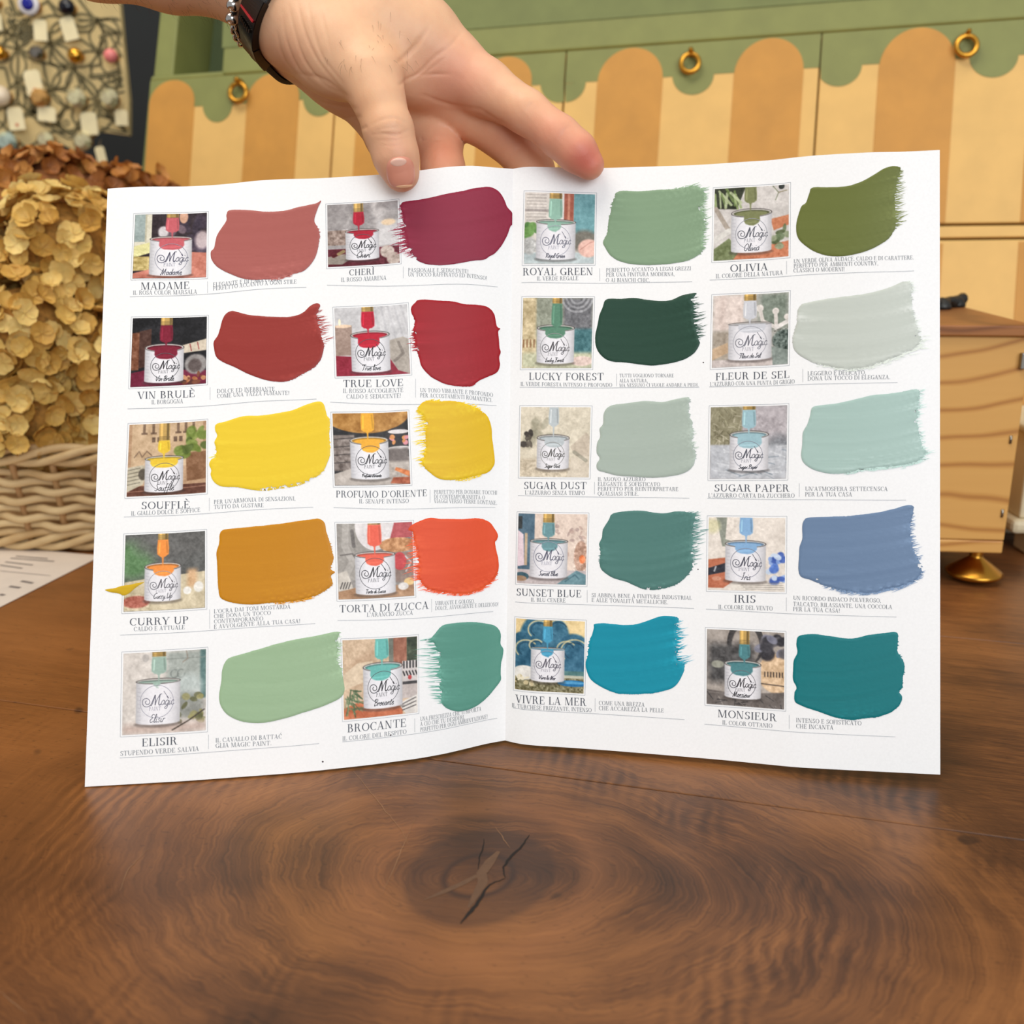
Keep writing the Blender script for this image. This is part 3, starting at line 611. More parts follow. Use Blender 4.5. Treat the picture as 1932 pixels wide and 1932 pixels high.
def pic_fleur(p):
    p.rect(0, 0, .42, .5, (228, 212, 204), 1, .08); p.rect(.1, 0, .16, .5, (214, 196, 188), 1, .06); p.rect(.62, 0, 1, .5, (124, 134, 122), 1, .1); p.mott(12, 20, .6, 0, 1, .5)
    for a in [(.62, .2, .05), (.83, .25, .045), (.98, .34, .04)]: p.ell(a[0], a[1], a[2], a[2], (228, 220, 214), 1, .3)
    p.line([(.62, .2), (.66, .38), (.84, .48), (.83, .25)], .05, (220, 212, 206)); p.line([(.84, .48), (1, .4)], .06, (226, 220, 216)); p.rect(0, .5, .24, .9, (172, 160, 146), 1, .06); p.poly([(0, .74), (.2, .66), (.22, .8), (0, .9)], (196, 168, 138)); p.rect(0, .9, 1, 1, (204, 192, 188)); p.ell(.95, .66, .16, .15, (96, 108, 102), 1, .2); p.mott(46, 34, .8, .5, 1, .82); p.poly([(.78, .74), (1, .8), (1, 1), (.8, 1)], (138, 148, 142)); p.mott(10, 26)
def pic_souffle(p):
    p.rect(.04, .0, .96, .6, (206, 176, 142)); p.mott(10, 7)
    for x in (.18, .30, .62, .72, .82): p.rect(x, .0, x+.035, .14, (112, 88, 70), .85); p.rect(x-.02, .12, x+.06, .15, (112, 88, 70), .85)
    for x in (.30, .37, .58, .65): p.rect(x, .19, x+.045, .26, (96, 74, 60), .85)
    p.line([(.08, .46), (.14, .38), (.18, .46), (.24, .38), (.3, .44)], .016, (120, 96, 78), .8); p.rect(0, .86, 1, 1, (98, 58, 44)); p.line([(0, .94), (1, .9)], .01, (160, 116, 96)); p.poly([(.74, .42), (1, .42), (1, .8), (.76, .82)], (136, 96, 66)); p.mott(12, 7, .74, .42, 1, .82); p.blobs(16, .62, .12, 1, .46, .08, [(112, 130, 54), (150, 166, 88), (84, 100, 40), (134, 150, 76)], .95)
    p.poly([(0, .60), (.2, .57), (.26, .66), (.2, .84), (0, .94)], (198, 188, 166))
    for k in range(5): p.line([(0, .64+k*.05), (.16, .61+k*.05)], .012, (112, 106, 92), .8)
    p.ell(.2, .7, .06, .08, (66, 58, 50), .8, .3)
def pic_curry(p):
    p.ell(.1, .34, .26, .24, (96, 136, 88), .9, .7); p.ell(.62, .14, .5, .2, (108, 106, 104), .7, .8); p.poly([(0, .62), (.3, .58), (1, .52), (1, 1), (0, 1)], (212, 198, 168)); p.mott(12, 8, 0, .5, 1, 1); p.ell(.15, .88, .17, .08, (176, 102, 86), 1, .3); p.mott(20, 34, 0, .78, .34, 1); p.rect(.78, .48, .9, .72, (214, 172, 130), .9, .06); p.ell(.92, .72, .06, .07, (238, 234, 226), 1, .3); p.ell(.78, .76, .05, .05, (240, 236, 230), 1, .3); p.mott(7, 40)
def pic_profumo(p):
    p.ell(.45, .0, .58, .28, (182, 130, 62), 1, .06); p.mott(24, 12, 0, 0, 1, .26); p.ell(.86, .34, .17, .13, (50, 46, 48), 1, .08); p.ell(.87, .27, .14, .03, (230, 224, 224), 1, .15); p.blobs(7, .76, .34, .98, .46, .035, [(222, 150, 90), (226, 150, 160), (236, 180, 180)], 1); p.ell(.88, .50, .16, .03, (222, 216, 214), 1, .15); p.rect(0, .3, .28, .8, (132, 120, 114)); p.mott(34, 24, 0, .36, .28, .8)
    for k in range(4): p.line([(0, .36+k*.11), (.27, .34+k*.11)], .012, (66, 58, 56))
    p.poly([(0, .84), (.3, .74), (1, .62), (1, 1), (0, 1)], (186, 176, 168)); p.rect(.73, .5, 1, .68, (120, 110, 106), 1, .04); p.mott(12, 10, 0, .7, 1, 1); p.poly([(.8, .80), (.82, .76), (1, .82), (1, .9)], (214, 122, 66)); p.poly([(.74, .98), (.78, .9), (1, .9), (1, 1)], (176, 92, 56)); p.mott(20, 26, .74, .76, 1, 1)
def pic_torta(p):
    p.rect(0, 0, .42, .75, (158, 152, 146)); p.line([(.12, 0), (.1, .3), (.2, .5), (.1, .7)], .09, (186, 180, 174), .8); p.line([(.2, .1), (.22, .3)], .05, (84, 78, 76), .7); p.line([(.04, .42), (.2, .4), (.26, .5)], .02, (112, 106, 102)); p.ell(.5, .04, .26, .32, (228, 222, 222), 1, .05); p.poly([(.76, 0), (1, 0), (1, .2), (.7, .22)], (186, 82, 86)); p.ell(.80, .30, .24, .1, (196, 140, 92), 1, .15); p.mott(30, 24, .56, .2, 1, .4); p.rect(.72, .4, 1, .8, (140, 118, 108), 1, .03); p.ell(.82, .52, .09, .12, (196, 62, 66), 1, .1); p.line([(.9, .46), (.97, .54), (.9, .66)], .02, (196, 190, 190)); p.poly([(0, .88), (.3, .84), (1, .84), (1, 1), (0, 1)], (172, 132, 98)); p.mott(14, 12, 0, .84, 1, 1, .4, 2); p.poly([(0, .66), (.12, .62), (.2, .86), (0, .9)], (206, 198, 188))
    for k in range(4): p.line([(.03+k*.035, .86), (.06+k*.035, .78)], .012, (50, 46, 46))
    p.ell(.94, .8, .07, .05, (226, 190, 130), 1, .3); p.ell(.86, .86, .07, .05, (226, 220, 216), 1, .3)
def pic_dust(p):
    p.mott(8, 30); p.blobs(12, .0, .22, .45, .55, .1, [(176, 168, 146), (156, 152, 132), (200, 188, 160)], .5); p.blobs(8, .0, .36, .16, .54, .05, [(66, 60, 56), (96, 88, 78)], .95); p.rect(0, .74, 1, 1, (212, 198, 176), 1, .05); p.mott(26, 26, 0, .76, .7, 1); p.poly([(.72, .56), (.95, .36), (1, .42), (1, .74), (.8, .7)], (206, 192, 174)); p.poly([(.74, .72), (1, .7), (1, 1), (.68, 1)], (218, 206, 188)); p.line([(.78, .64), (.95, .76)], .05, (150, 146, 130), .7)
def pic_sunset(p):
    p.rect(.24, 0, 1, .8, (230, 210, 196)); p.blobs(34, .55, .05, 1, .7, .035, [(190, 160, 150), (164, 140, 136), (206, 184, 172)], .6); p.rect(0, 0, .24, .8, (86, 112, 130)); p.mott(10, 9, 0, 0, .24, .8); p.poly([(0, .24), (.08, .3), (.1, .74), (0, .76)], (232, 212, 220)); p.rect(.1, .28, .14, .74, (200, 176, 148)); p.rect(0, .04, .06, .22, (60, 64, 66)); p.ell(.92, .60, .1, .22, (196, 158, 138), .9, .2); p.ell(.94, .64, .045, .06, (246, 140, 90), 1, .4); p.mott(30, 34, .82, .4, 1, .82); p.rect(0, .8, 1, 1, (196, 184, 184)); p.ell(.06, .9, .11, .06, (66, 96, 108), 1, .1); p.ell(.05, .93, .09, .04, (176, 140, 110), .9, .2); p.poly([(.58, 1), (.74, .88), (.86, .8), (1, .86), (1, 1)], (110, 146, 156)); p.line([(.7, .96), (.84, .86), (.9, .92)], .02, (76, 112, 124))
def pic_paper(p):
    p.rect(0, 0, .42, .53, (146, 140, 114)); p.streaks(60, 0, 0, .4, .5, .07, .012, [(176, 170, 142), (116, 110, 86), (190, 182, 160)], 1.2, 1.2); p.rect(.42, 0, 1, .5, (184, 176, 180), 1, .06); p.ell(.9, .62, .2, .22, (124, 128, 134), .8, .7); p.mott(13, 34, .5, .2, 1, .8); p.rect(0, .53, 1, 1, (190, 192, 198), 1, .04); p.streaks(30, 0, .56, 1, .98, .2, .016, [(142, 152, 162), (210, 212, 216), (120, 134, 146)], .1, .4); p.mott(10, 22)
def pic_iris(p):
    p.mott(6, 6); p.poly([(.1, 0), (.24, 0), (.22, .3), (.36, .34), (.36, .4), (.18, .4)], (146, 150, 138)); p.mott(12, 24, .08, 0, .36, .4); p.ell(.05, .12, .1, .1, (212, 206, 160), .7, .6); p.poly([(0, .58), (.24, .55), (.32, .88), (.2, .97), (0, .97)], (190, 112, 82)); p.poly([(0, .70), (.24, .62), (.26, .74), (0, .80)], (44, 44, 54)); p.line([(.08, .74), (.1, .68)], .02, (170, 170, 176)); p.ell(.11, .84, .06, .03, (206, 150, 126), .8, .3); p.blobs(18, .8, .5, 1, .86, .06, [(92, 128, 206), (140, 168, 222), (66, 96, 176), (206, 220, 240)], .95); p.rect(.3, .9, 1, 1, (232, 224, 214), 1, .05)
    for k in range(4): p.line([(.4+k*.03, .90+k*.025), (.98, .88+k*.03)], .008, (120, 110, 104), .6)
def pic_elisir(p):
    p.mott(8, 24); p.rect(.52, 0, .98, .5, (168, 174, 168), 1, .08); p.rect(.93, 0, 1, .6, (92, 122, 120), 1, .03); p.rect(.52, .09, 1, .1, (136, 142, 136), .8)
    for x in (.62, .7): p.line([(x+.045*math.cos(a), .28+.05*math.sin(a)) for a in np.linspace(0, 5.2, 14)], .014, (130, 136, 132), .8)
    p.ell(.8, .45, .16, .16, (196, 206, 204), .7, .6); p.ell(.78, .68, .2, .16, (112, 118, 112), .7, .6); p.blobs(16, .68, .55, 1, .88, .05, [(130, 128, 84), (158, 152, 100), (96, 96, 60)], .8); p.rect(0, .88, 1, 1, (200, 180, 170), 1, .1); p.line([(.6, .97), (.8, .86), (.98, .74)], .016, (70, 60, 52)); p.line([(.76, .0), (.78, .1), (.72, .14)], .014, (150, 140, 128)); p.ell(.27, .07, .04, .05, (170, 164, 160), .8, .4)
def pic_brocante(p):
    p.mott(10, 34); p.poly([(.1, .3), (.42, .1), (.44, .5), (.1, .62)], (190, 158, 128), .8, .06); p.poly([(0, .44), (.2, .3), (.4, .28), (.4, .5), (0, .64)], (222, 200, 172)); p.rect(.62, 0, .7, .35, (112, 116, 104)); p.rect(.68, 0, .86, .4, (156, 98, 74)); p.mott(12, 16, .68, 0, .86, .4, 2, .4); p.rect(.86, 0, 1, .36, (58, 68, 46)); p.mott(22, 20, .86, 0, 1, .36); p.rect(.8, .31, 1, .62, (214, 206, 204))
    for k in range(5): p.line([(.82+k*.042, .32), (.82+k*.042, .40)], .02, (34, 32, 34)); p.line([(.81+k*.042, .45), (.83+k*.042, .5)], .018, (34, 32, 34))
    p.rect(.8, .58, 1, .62, (60, 56, 58)); p.ell(.9, .53, .025, .03, (190, 70, 70)); p.rect(.78, .62, 1, .8, (196, 184, 180)); p.poly([(0, .86), (.25, .78), (.8, .84), (.8, 1), (0, 1)], (198, 110, 70)); p.mott(14, 10, 0, .8, .8, 1); p.poly([(.74, .86), (1, .76), (1, 1), (.84, 1)], (226, 220, 214))
    for k in range(3): p.line([(.8, .87+k*.04), (.98, .80+k*.05)], .012, (70, 64, 64))
    p.streaks(40, .02, .62, .2, .9, .1, .014, [(90, 116, 78), (66, 92, 58), (130, 146, 110)], .9, 1.)
def pic_vivre(p):
    p.ell(.42, .25, .36, .36, (58, 110, 136), 1, .1); p.ell(.1, .5, .22, .32, (50, 98, 124), 1, .1); p.ell(.84, .52, .3, .34, (54, 106, 134), 1, .1); p.mott(16, 10, 0, 0, 1, .7)
    for cx, cy, r in ((.16, .42, .16), (.3, .36, .1), (.74, .4, .14), (.86, .42, .2), (.34, .14, .16), (.62, .12, .16)):
        p.line([(cx+r*math.cos(a), cy+r*.8*math.sin(a)) for a in np.linspace(2.4, 5.6, 14)], .022, (222, 206, 160), .8); p.line([(cx+r*.75*math.cos(a), cy+r*.6*math.sin(a)) for a in np.linspace(2.2, 5.9, 14)], .016, (30, 68, 92), .8)
    p.rect(.7, .7, 1, .76, (88, 130, 130)); p.rect(.6, .76, 1, .82, (196, 196, 176)); p.rect(0, .8, 1, 1, (126, 120, 90)); p.mott(44, 40, 0, .8, 1, 1); p.ell(.14, .75, .17, .1, (232, 228, 222), 1, .15); p.blobs(14, .0, .8, .3, .92, .03, [(236, 226, 200), (206, 190, 150)], 1); p.ell(.84, .87, .22, .045, (36, 116, 172), 1, .1); p.ell(.84, .86, .18, .02, (90, 164, 210), .9, .3)
def pic_monsieur(p):
    p.mott(10, 8); p.ell(.5, .16, .24, .3, (70, 66, 66), 1, .05); p.ell(.5, .2, .18, .26, (164, 154, 146), 1, .1); p.rect(.02, .18, .62, .7, (78, 76, 76), 1, .12); p.mott(20, 18, 0, .15, .65, .75); p.ell(.14, .46, .08, .05, (176, 176, 160), .8, .4); p.ell(.90, .54, .24, .26, (220, 188, 152), 1, .08); p.mott(22, 22, .66, .26, 1, .8); p.blobs(14, .68, .08, 1, .3, .08, [(66, 64, 70), (96, 92, 96), (44, 42, 48), (130, 130, 146)], .95)
    for k in range(7): p.rect(.74+k*.038, .52, .758+k*.038, .59, (60, 50, 46), .85)
    p.line([(.7, .68), (1, .7)], .014, (70, 58, 50)); p.poly([(0, .8), (.4, .84), (1, .78), (1, 1), (0, 1)], (112, 104, 100)); p.streaks(26, 0, .82, 1, 1, .12, .014, [(60, 56, 56), (76, 72, 72), (150, 142, 136)], .5, 1.2)
D1, D2 = (86, 90, 100), (116, 122, 130)       # ink greys
CELLS = [  # paler pictures have page sheen mixed into their colours, beside their own tones
 ('L', (252.4,402.7,393.5,398.5,392,525.6,246.8,528.4), [('MADAME',266,546.6,358,544.7,13.5)], [('IL ROSA COLOR MARSALA',251,556.4,372,554,8)], [('ELEGANTE E DI CARATTERE,',402,540.8,530,530,7.6),('PERFETTO ACCANTO A OGNI STILE',402,548,560,535,7.6)], (391.7,531,553), (245,560,578,542),
  pic_madame, (46,34,40), (.22,.80,.39,.965,.035), (.43,.62,.06,.28), (.35,.69,.56), (.52,.69,.225), (200,96,104), 'Madame', .945, (94,92,112), (150,150,165)),
 ('L', (614.5,384.8,753,375.4,757.3,497.8,616,507), [('CHERÌ',658.7,519.9,706.5,517.6,11.5)], [('IL ROSSO AMARENA',643.6,532,729.3,527.6,8)], [('PASSIONALE E SEDUCENTE!',770,513,884,515.7,7.3),('UN TOCCO RAFFINATO ED INTENSO!',770,521.5,919,528.7,7.3)], (761,503,525), (616.8,538,939,541.3),
  pic_cheri, (164,158,158), (.25,.72,.45,.915,.03), (.36,.52,.14,.35), (.37,.64,.58), (.49,.68,.18), (176,28,52), 'Cherì', .875, (58,54,58), (96,96,100)),
 ('L', (247.8,597.9,393.5,594.3,391.7,726,242.6,733.7), [('VIN BRULÈ',259.9,752.7,368.2,748.8,13.5)], [('IL BORGOGNA',286,762.8,345.6,760.4,8)], [('DOLCE ED INEBRIANTE',409.4,741.8,518.9,737.6,7.6),('COME UNA TAZZA FUMANTE!',409.4,751,546.4,745,7.6)], (396.4,730.6,753.9), (240.8,771.4,597.2,752.8),
  pic_vin, (26,25,29), (.18,.70,.44,.955,.05), (.37,.55,.11,.36), (.31,.61,.61), (.45,.71,.19), (128,26,50), 'Vin Brulè', .925, (58,54,58), (96,96,100)),
 ('L', (627.7,579.3,770.6,570.7,777.1,707.5,632,713.3), [('TRUE LOVE',647.3,730.3,761.3,728,13.5)], [('IL ROSSO ACCOGLIENTE',647,741.3,761,739.4,8),('CALDO E SEDUCENTE!',653.6,752.2,756.6,750,8)], [('UN TONO VIBRANTE E PROFONDO',792.7,739.6,930.2,749,7.6),('PER ACCOSTAMENTI ROMANTICI.',792.7,749.4,929,758.7,7.6)], (784,714.5,749.9), (623,758.7,936.7,765.2),
  pic_love, (208,206,208), (.21,.74,.41,.955,.05), (.36,.545,.07,.31), (.31,.6,.6), (.47,.67,.2), (190,24,50), 'True love', .92, (50,46,50), (90,90,94)),
 ('R', (988.5,360,1126,364,1123.2,500.3,985.2,501), [('ROYAL GREEN',986.7,519.7,1119.2,518.8,13.8)], [('IL VERDE REGALE',1012.8,529.2,1091.3,528.6,7.5)], [('PERFETTO ACCANTO A LEGNI GREZZI',1143.6,513.2,1303.9,509.9,7.3),('PER UNA FINITURA MODERNA,',1143.6,521.9,1273.4,520.8,7.3),('O AI BIANCHI CHIC.',1143,532.1,1226,532.1,7.3)], (1131.6,506.3,529.7), (984,533.2,1306,531.5),
  pic_royal, (214,206,198), (.17,.73,.41,.945,.028), (.34,.54,.08,.37), (.33,.52,.55), (.445,.675,.215), (150,190,172), 'Royal Green', .915, (122,122,138), (176,176,188)),
 ('R', (984.5,559.3,1122,559.3,1118.5,697.3,981.4,697.7), [('LUCKY FOREST',998.3,716.9,1139.2,717.3,13.8)], [('IL VERDE FORESTA INTENSO E PROFONDO',982.3,728,1155,729.8,7.2)], [('TUTTI VOGLIONO TORNARE',1168.6,711.8,1271.6,711.8,6.6),('ALLA NATURA,',1168.6,721.3,1222.2,721.3,6.6),('MA NESSUNO CI VUOLE ANDARE A PIEDI.',1168.6,730,1318,729.1,6.4)], (1163.4,705,728.5), (980.5,730.7,1319.5,730.7),
  pic_lucky, (168,168,150), (.21,.745,.43,.94,.04), (.41,.57,.08,.41), (.33,.61,.58), (.465,.71,.205), (92,138,114), 'Lucky Forest', .91, (96,92,96), (160,158,160)),
 ('R', (1345.6,354,1491.9,344.1,1490.9,486.2,1342.9,495.6), [('OLIVIA',1377.6,513,1449.7,509.8,13.5)], [('IL COLORE DELLA NATURA',1350.6,525.2,1477.2,518,8)], [('UN VERDE OLIVA AUDACE, CALDO E DI CARATTERE.',1497.6,496.9,1724,489.2,7.5),('PERFETTO PER AMBIENTI COUNTRY,',1497.6,505.5,1657,500.3,7.5),('CLASSICI O MODERNI!',1497,514.2,1593.7,511.5,7.5)], (1484.2,492.4,517.2), (1339,528.4,1724.4,511),
  pic_olivia, (212,206,202), (.23,.77,.36,.915,.05), (.40,.57,0,.22), (.40,.61,.54), (.5,.65,.21), (126,130,88), 'Olivia', .885, (96,98,108), (160,162,170)),
 ('R', (1342.9,555.7,1491.4,547.8,1489.4,689.4,1339.9,697.3), [('FLEUR DE SEL',1350.3,717.7,1489.7,712.7,13.8)], [("L'AZZURRO CON UNA PUNTA DI GRIGIO",1339.9,728.9,1499.3,723.4,7.8)], [('LEGGERO E DELICATO,',1523.7,708.5,1634,706.5,8),('DONA UN TOCCO DI ELEGANZA.',1523.7,718.2,1679.7,715.2,8)], (1514.7,696,721), (1338,730,1693.3,721.7),
  pic_fleur, (186,182,176), (.21,.78,.41,.92,.014), (.40,.58,.09,.345), (.34,.7,.54), (.495,.665,.22), (206,207,214), 'Fleur de Sel', .885, (122,122,132), (176,176,184)),
 ('L', (241.4,799,392.4,790.4,391.4,932,235.4,940.7), [('SOUFFLÈ',266.9,960.6,358.8,958.6,13.8)], [('IL GIALLO DOLCE E SOFFICE',247.6,973,378,965.5,8)], [("PER UN'ARMONIA DI SENSAZIONI,",403.6,951,557.6,944.2,7.6),('TUTTO DA GUSTARE',403.6,960.3,497.5,956.6,7.6)], (395,939.5,963.6), (233.9,975.5,591,956.6),
  pic_souffle, (186,150,118), (.22,.71,.49,.96,.03), (.38,.54,.24,.41), (.29,.64,.62), (.47,.745,.19), (236,198,58), 'Soufflè', .935, (66,60,62), (120,116,118)),
 ('L', (233.7,1007,390.1,998.3,390.4,1149.4,229.7,1157.8), [('CURRY UP',244.6,1180.4,356.4,1176.4,13.8)], [('CALDO E ATTUALE',252.5,1190.8,349,1187,8)], [("L'OCRA DAI TONI MOSTARDA",403.6,1157.3,548.4,1147.9,7.6),('CHE DONA UN TOCCO',403.6,1166.5,511,1159.8,7.6),('CONTEMPORANEO',403.6,1176.4,496.7,1170.5,7.6),('E AVVOLGENTE ALLA TUA CASA!',403.6,1186.4,566.8,1175.2,7.6)], (395.6,1149.9,1185.9), (226.7,1198.3,594.8,1176.4),
  pic_curry, (98,98,96), (.25,.70,.43,.885,.045), (.40,.55,.08,.30), (.36,.61,.56), (.475,.67,.18), (244,150,70), 'Curry Up', .845, (110,106,112), (170,168,174)),
 ('L', (624,777.4,771.4,773.3,777.4,915.7,628.8,919.3), [("PROFUMO D'ORIENTE",634,938.3,806,935.7,12.6)], [('IL SENAPE INTENSO',677.6,949.5,771.4,948.8,8)], [('PERFETTO PER DONARE TOCCHI',819,931.7,938,933.3,7.4),('DI CONTEMPORANEITA O',819,940.7,915,942.4,7.4),('VIAGGI VERSO TERRE LONTANE.',819,948.8,938,952.4,7.4)], (811.4,923.8,948.3), (629.3,957.4,934.5,957.1),
  pic_profumo, (42,40,42), (.22,.73,.38,.92,.05), (.37,.55,0,.26), (.37,.61,.55), (.49,.655,.2), (242,176,50), "Profumo d'oriente", .885, (48,44,48), (88,86,90)),
 ('L', (631.7,985.2,780.5,981.2,784.8,1126.9,635.7,1134.5), [('TORTA DI ZUCCA',640.5,1155.5,809.3,1148.3,14)], [("L'ARANCIO ZUCCA",692.4,1163.8,779.3,1159.8,8)], [('VIBRANTE E GOLOSO,',821,1141.7,895.5,1137.6,7.4),('DOLCE, AVVOLGENTE E DELIZIOSO!',821,1151.2,940.5,1143.6,7.4)], (814.3,1129.8,1154.8), (636.9,1170.5,930.5,1153.6),
  pic_torta, (150,144,140), (.23,.76,.42,.955,.035), (.40,.59,.02,.30), (.37,.61,.57), (.49,.67,.205), (236,98,74), 'Torta di Zucca', .93, (50,46,50), (90,88,92)),
 ('R', (980.7,765,1117.4,765.6,1113.6,903.6,977.8,902), [('SUGAR DUST',988.5,922.5,1107,923,13.6)], [("L'AZZURRO SENZA TEMPO",990.7,933,1103.6,934,7.8)], [('IL NUOVO AZZURRO',1128,907.6,1217.8,908,7.3),('ELEGANTE E SOFISTICATO',1128,916.5,1245.6,917.4,7.3),('PERFETTO PER REINTERPRETARE',1128,925.9,1279.9,926.5,7.3),('QUALSIASI STILE.',1127.6,934.8,1204.9,935,7.3)], (1121.6,909,932.5), (977.4,934.8,1300.6,939.9),
  pic_dust, (222,212,192), (.24,.705,.44,.895,.04), (.40,.55,0,.27), (.35,.63,.58), (.465,.67,.17), (190,198,202), 'Sugar Dust', .865, (110,108,106), (160,158,154)),
 ('R', (975.6,965.3,1111.4,967.5,1107.8,1106.6,972.7,1102.4), [('SUNSET BLUE',974.5,1123.3,1097.3,1126.9,13.6)], [('IL BLU CENERE',1001.6,1135,1067.3,1136.7,7.5)], [('SI ABBINA BENE A FINITURE INDUSTRIAL',1116.3,1126.2,1305.7,1131.8,7.4),('E ALLE TONALITÀ METALLICHE.',1116.3,1135.6,1260.5,1140,7.4)], (1108,1113.3,1136.7), (972.2,1135.6,1309.5,1147.8),
  pic_sunset, (220,200,190), (.18,.725,.39,.92,.03), (.35,.535,.125,.325), (.35,.575,.54), (.45,.61,.215), (110,152,158), 'Sunset Blue', .88, (104,104,122), (160,160,176)),
 ('R', (1338,765.5,1488.6,761.2,1486.6,905.8,1335.6,906.8), [('SUGAR PAPER',1347.8,927.4,1489.6,927.4,13.6)], [("L'AZZURRO CARTA DA ZUCCHERO",1336.6,938.6,1499.3,938.8,8)], [("UN'ATMOSFERA SETTECENSCA",1519.4,926.2,1675,926.2,8),('PER LA TUA CASA',1519,936.6,1608,936.6,8)], (1508,911.8,937.4), (1334.8,940,1709.2,943.6),
  pic_paper, (176,172,174), (.255,.76,.39,.89,.045), (.41,.595,.05,.30), (.36,.67,.58), (.495,.67,.19), (158,192,202), 'Sugar Paper', .86, (90,92,104), (150,152,164)),
 ('R', (1334.3,972.9,1484.9,973.9,1483.7,1120,1332.4,1115.5), [('IRIS',1385,1136.6,1426.3,1137.4,14.2)], [('IL COLORE DEL VENTO',1355.5,1148.8,1458,1151.8,8)], [('UN RICORDO INDACO POLVEROSO,',1496.8,1131.7,1662.3,1136.9,7.8),('TALCATO, RILASSANTE. UNA COCCOLA',1496.3,1143,1683.4,1149,7.8),('PER LA TUA CASA!',1496.3,1152.8,1585,1156,7.8)], (1483.7,1127.4,1153), (1331.9,1149.3,1691.3,1164),
  pic_iris, (230,220,210), (.22,.75,.36,.88,.04), (.40,.58,0,.24), (.35,.63,.5), (.49,.62,.2), (138,178,218), 'Iris', .85, (84,84,98), (146,146,160)),
 ('L', (229.7,1230,392.5,1220.7,391.7,1380.7,226.9,1390.5), [('ELISIR',267.8,1408.4,335,1404.5,14.8)], [('STUPENDO VERDE SALVIA',226.9,1426,375.7,1416.4,8.8)], [('IL CAVALLO DI BATTAĆ',406.7,1400.9,532.2,1393.1,8.2),('GLIA MAGIC PAINT.',406.7,1411,512.3,1405.8,8.2)], (393.3,1385.9,1413), (225.8,1429.9,602.1,1402.7),
  pic_elisir, (218,210,203), (.16,.69,.36,.895,.025), (.34,.525,.06,.27), (.36,.46,.45), (.41,.61,.2), (160,184,172), 'Elisir', .865, (120,118,132), (172,170,182)),
 ('L', (642.9,1204.9,789.9,1197,790.5,1346.2,646.1,1361.6), [('BROCANTE',655.6,1381.8,767,1370.5,15.2)], [('IL COLORE DEL RESPITO',646,1397.7,767,1384.2,8.3)], [('UNA FRESCHEZZA CHE TI RIPORTA',792.9,1360.4,908,1340.8,7.8),('A CIÒ CHE TU DESIDERI,',792.9,1370,876.7,1356.3,7.8),('PERFETTO PER OGNI AMBIENTAZIONE!',792.9,1380.6,920,1355.5,7.8)], (782.4,1355.3,1381.2), (646,1399.7,938.3,1354.9),
  pic_brocante, (208,180,150), (.27,.80,.36,.9,.048), (.43,.62,0,.26), (.37,.64,.54), (.54,.63,.21), (104,184,176), 'Brocante', .86, (48,44,48), (88,86,90)),
 ('R', (971.2,1163.3,1106.5,1169.8,1103.8,1311.7,968.6,1302.2), [('VIVRE LA MER',973.2,1324.8,1106.5,1331.9,14.6)], [('IL TURCHESE FRIZZANTE, INTENSO',965.7,1333.9,1116.2,1343.6,7.8)], [('COME UNA BREZZA',1129.7,1329.9,1216.5,1333.3,7.8),('CHE ACCAREZZA LA PELLE',1129.7,1339.6,1252.9,1344.4,7.8)], (1123,1317.4,1342.4), (968.2,1335.5,1291.6,1357.7),
  pic_vivre, (232,206,152), (.225,.715,.40,.87,.01), (.39,.54,.09,.31), (.37,.55,.52), (.465,.62,.19), (74,158,194), 'Vivre la Mer', .83, (108,104,116), (160,156,168)),
 ('R', (1330.9,1183.5,1483.1,1191,1482.6,1342,1329.9,1330.8), [('MONSIEUR',1354.5,1352.9,1465.6,1361,14.2)], [('IL COLOR OTTANIO',1362.9,1366.8,1457.2,1373.2,8)], [('INTENSO E SOFISTICATO',1502,1362.5,1625.4,1368.6,8.2),('CHE INCANTA',1502,1373.7,1572.6,1376.5,8.2)], (1489.2,1349,1375), (1329.2,1366.3,1689.3,1390.2),
  pic_monsieur, (168,158,150), (.23,.70,.44,.905,.04), (.41,.56,.18,.37), (.31,.59,.6), (.45,.705,.18), (80,134,140), 'Monsieur', .875, (66,62,68), (120,118,124)),
]
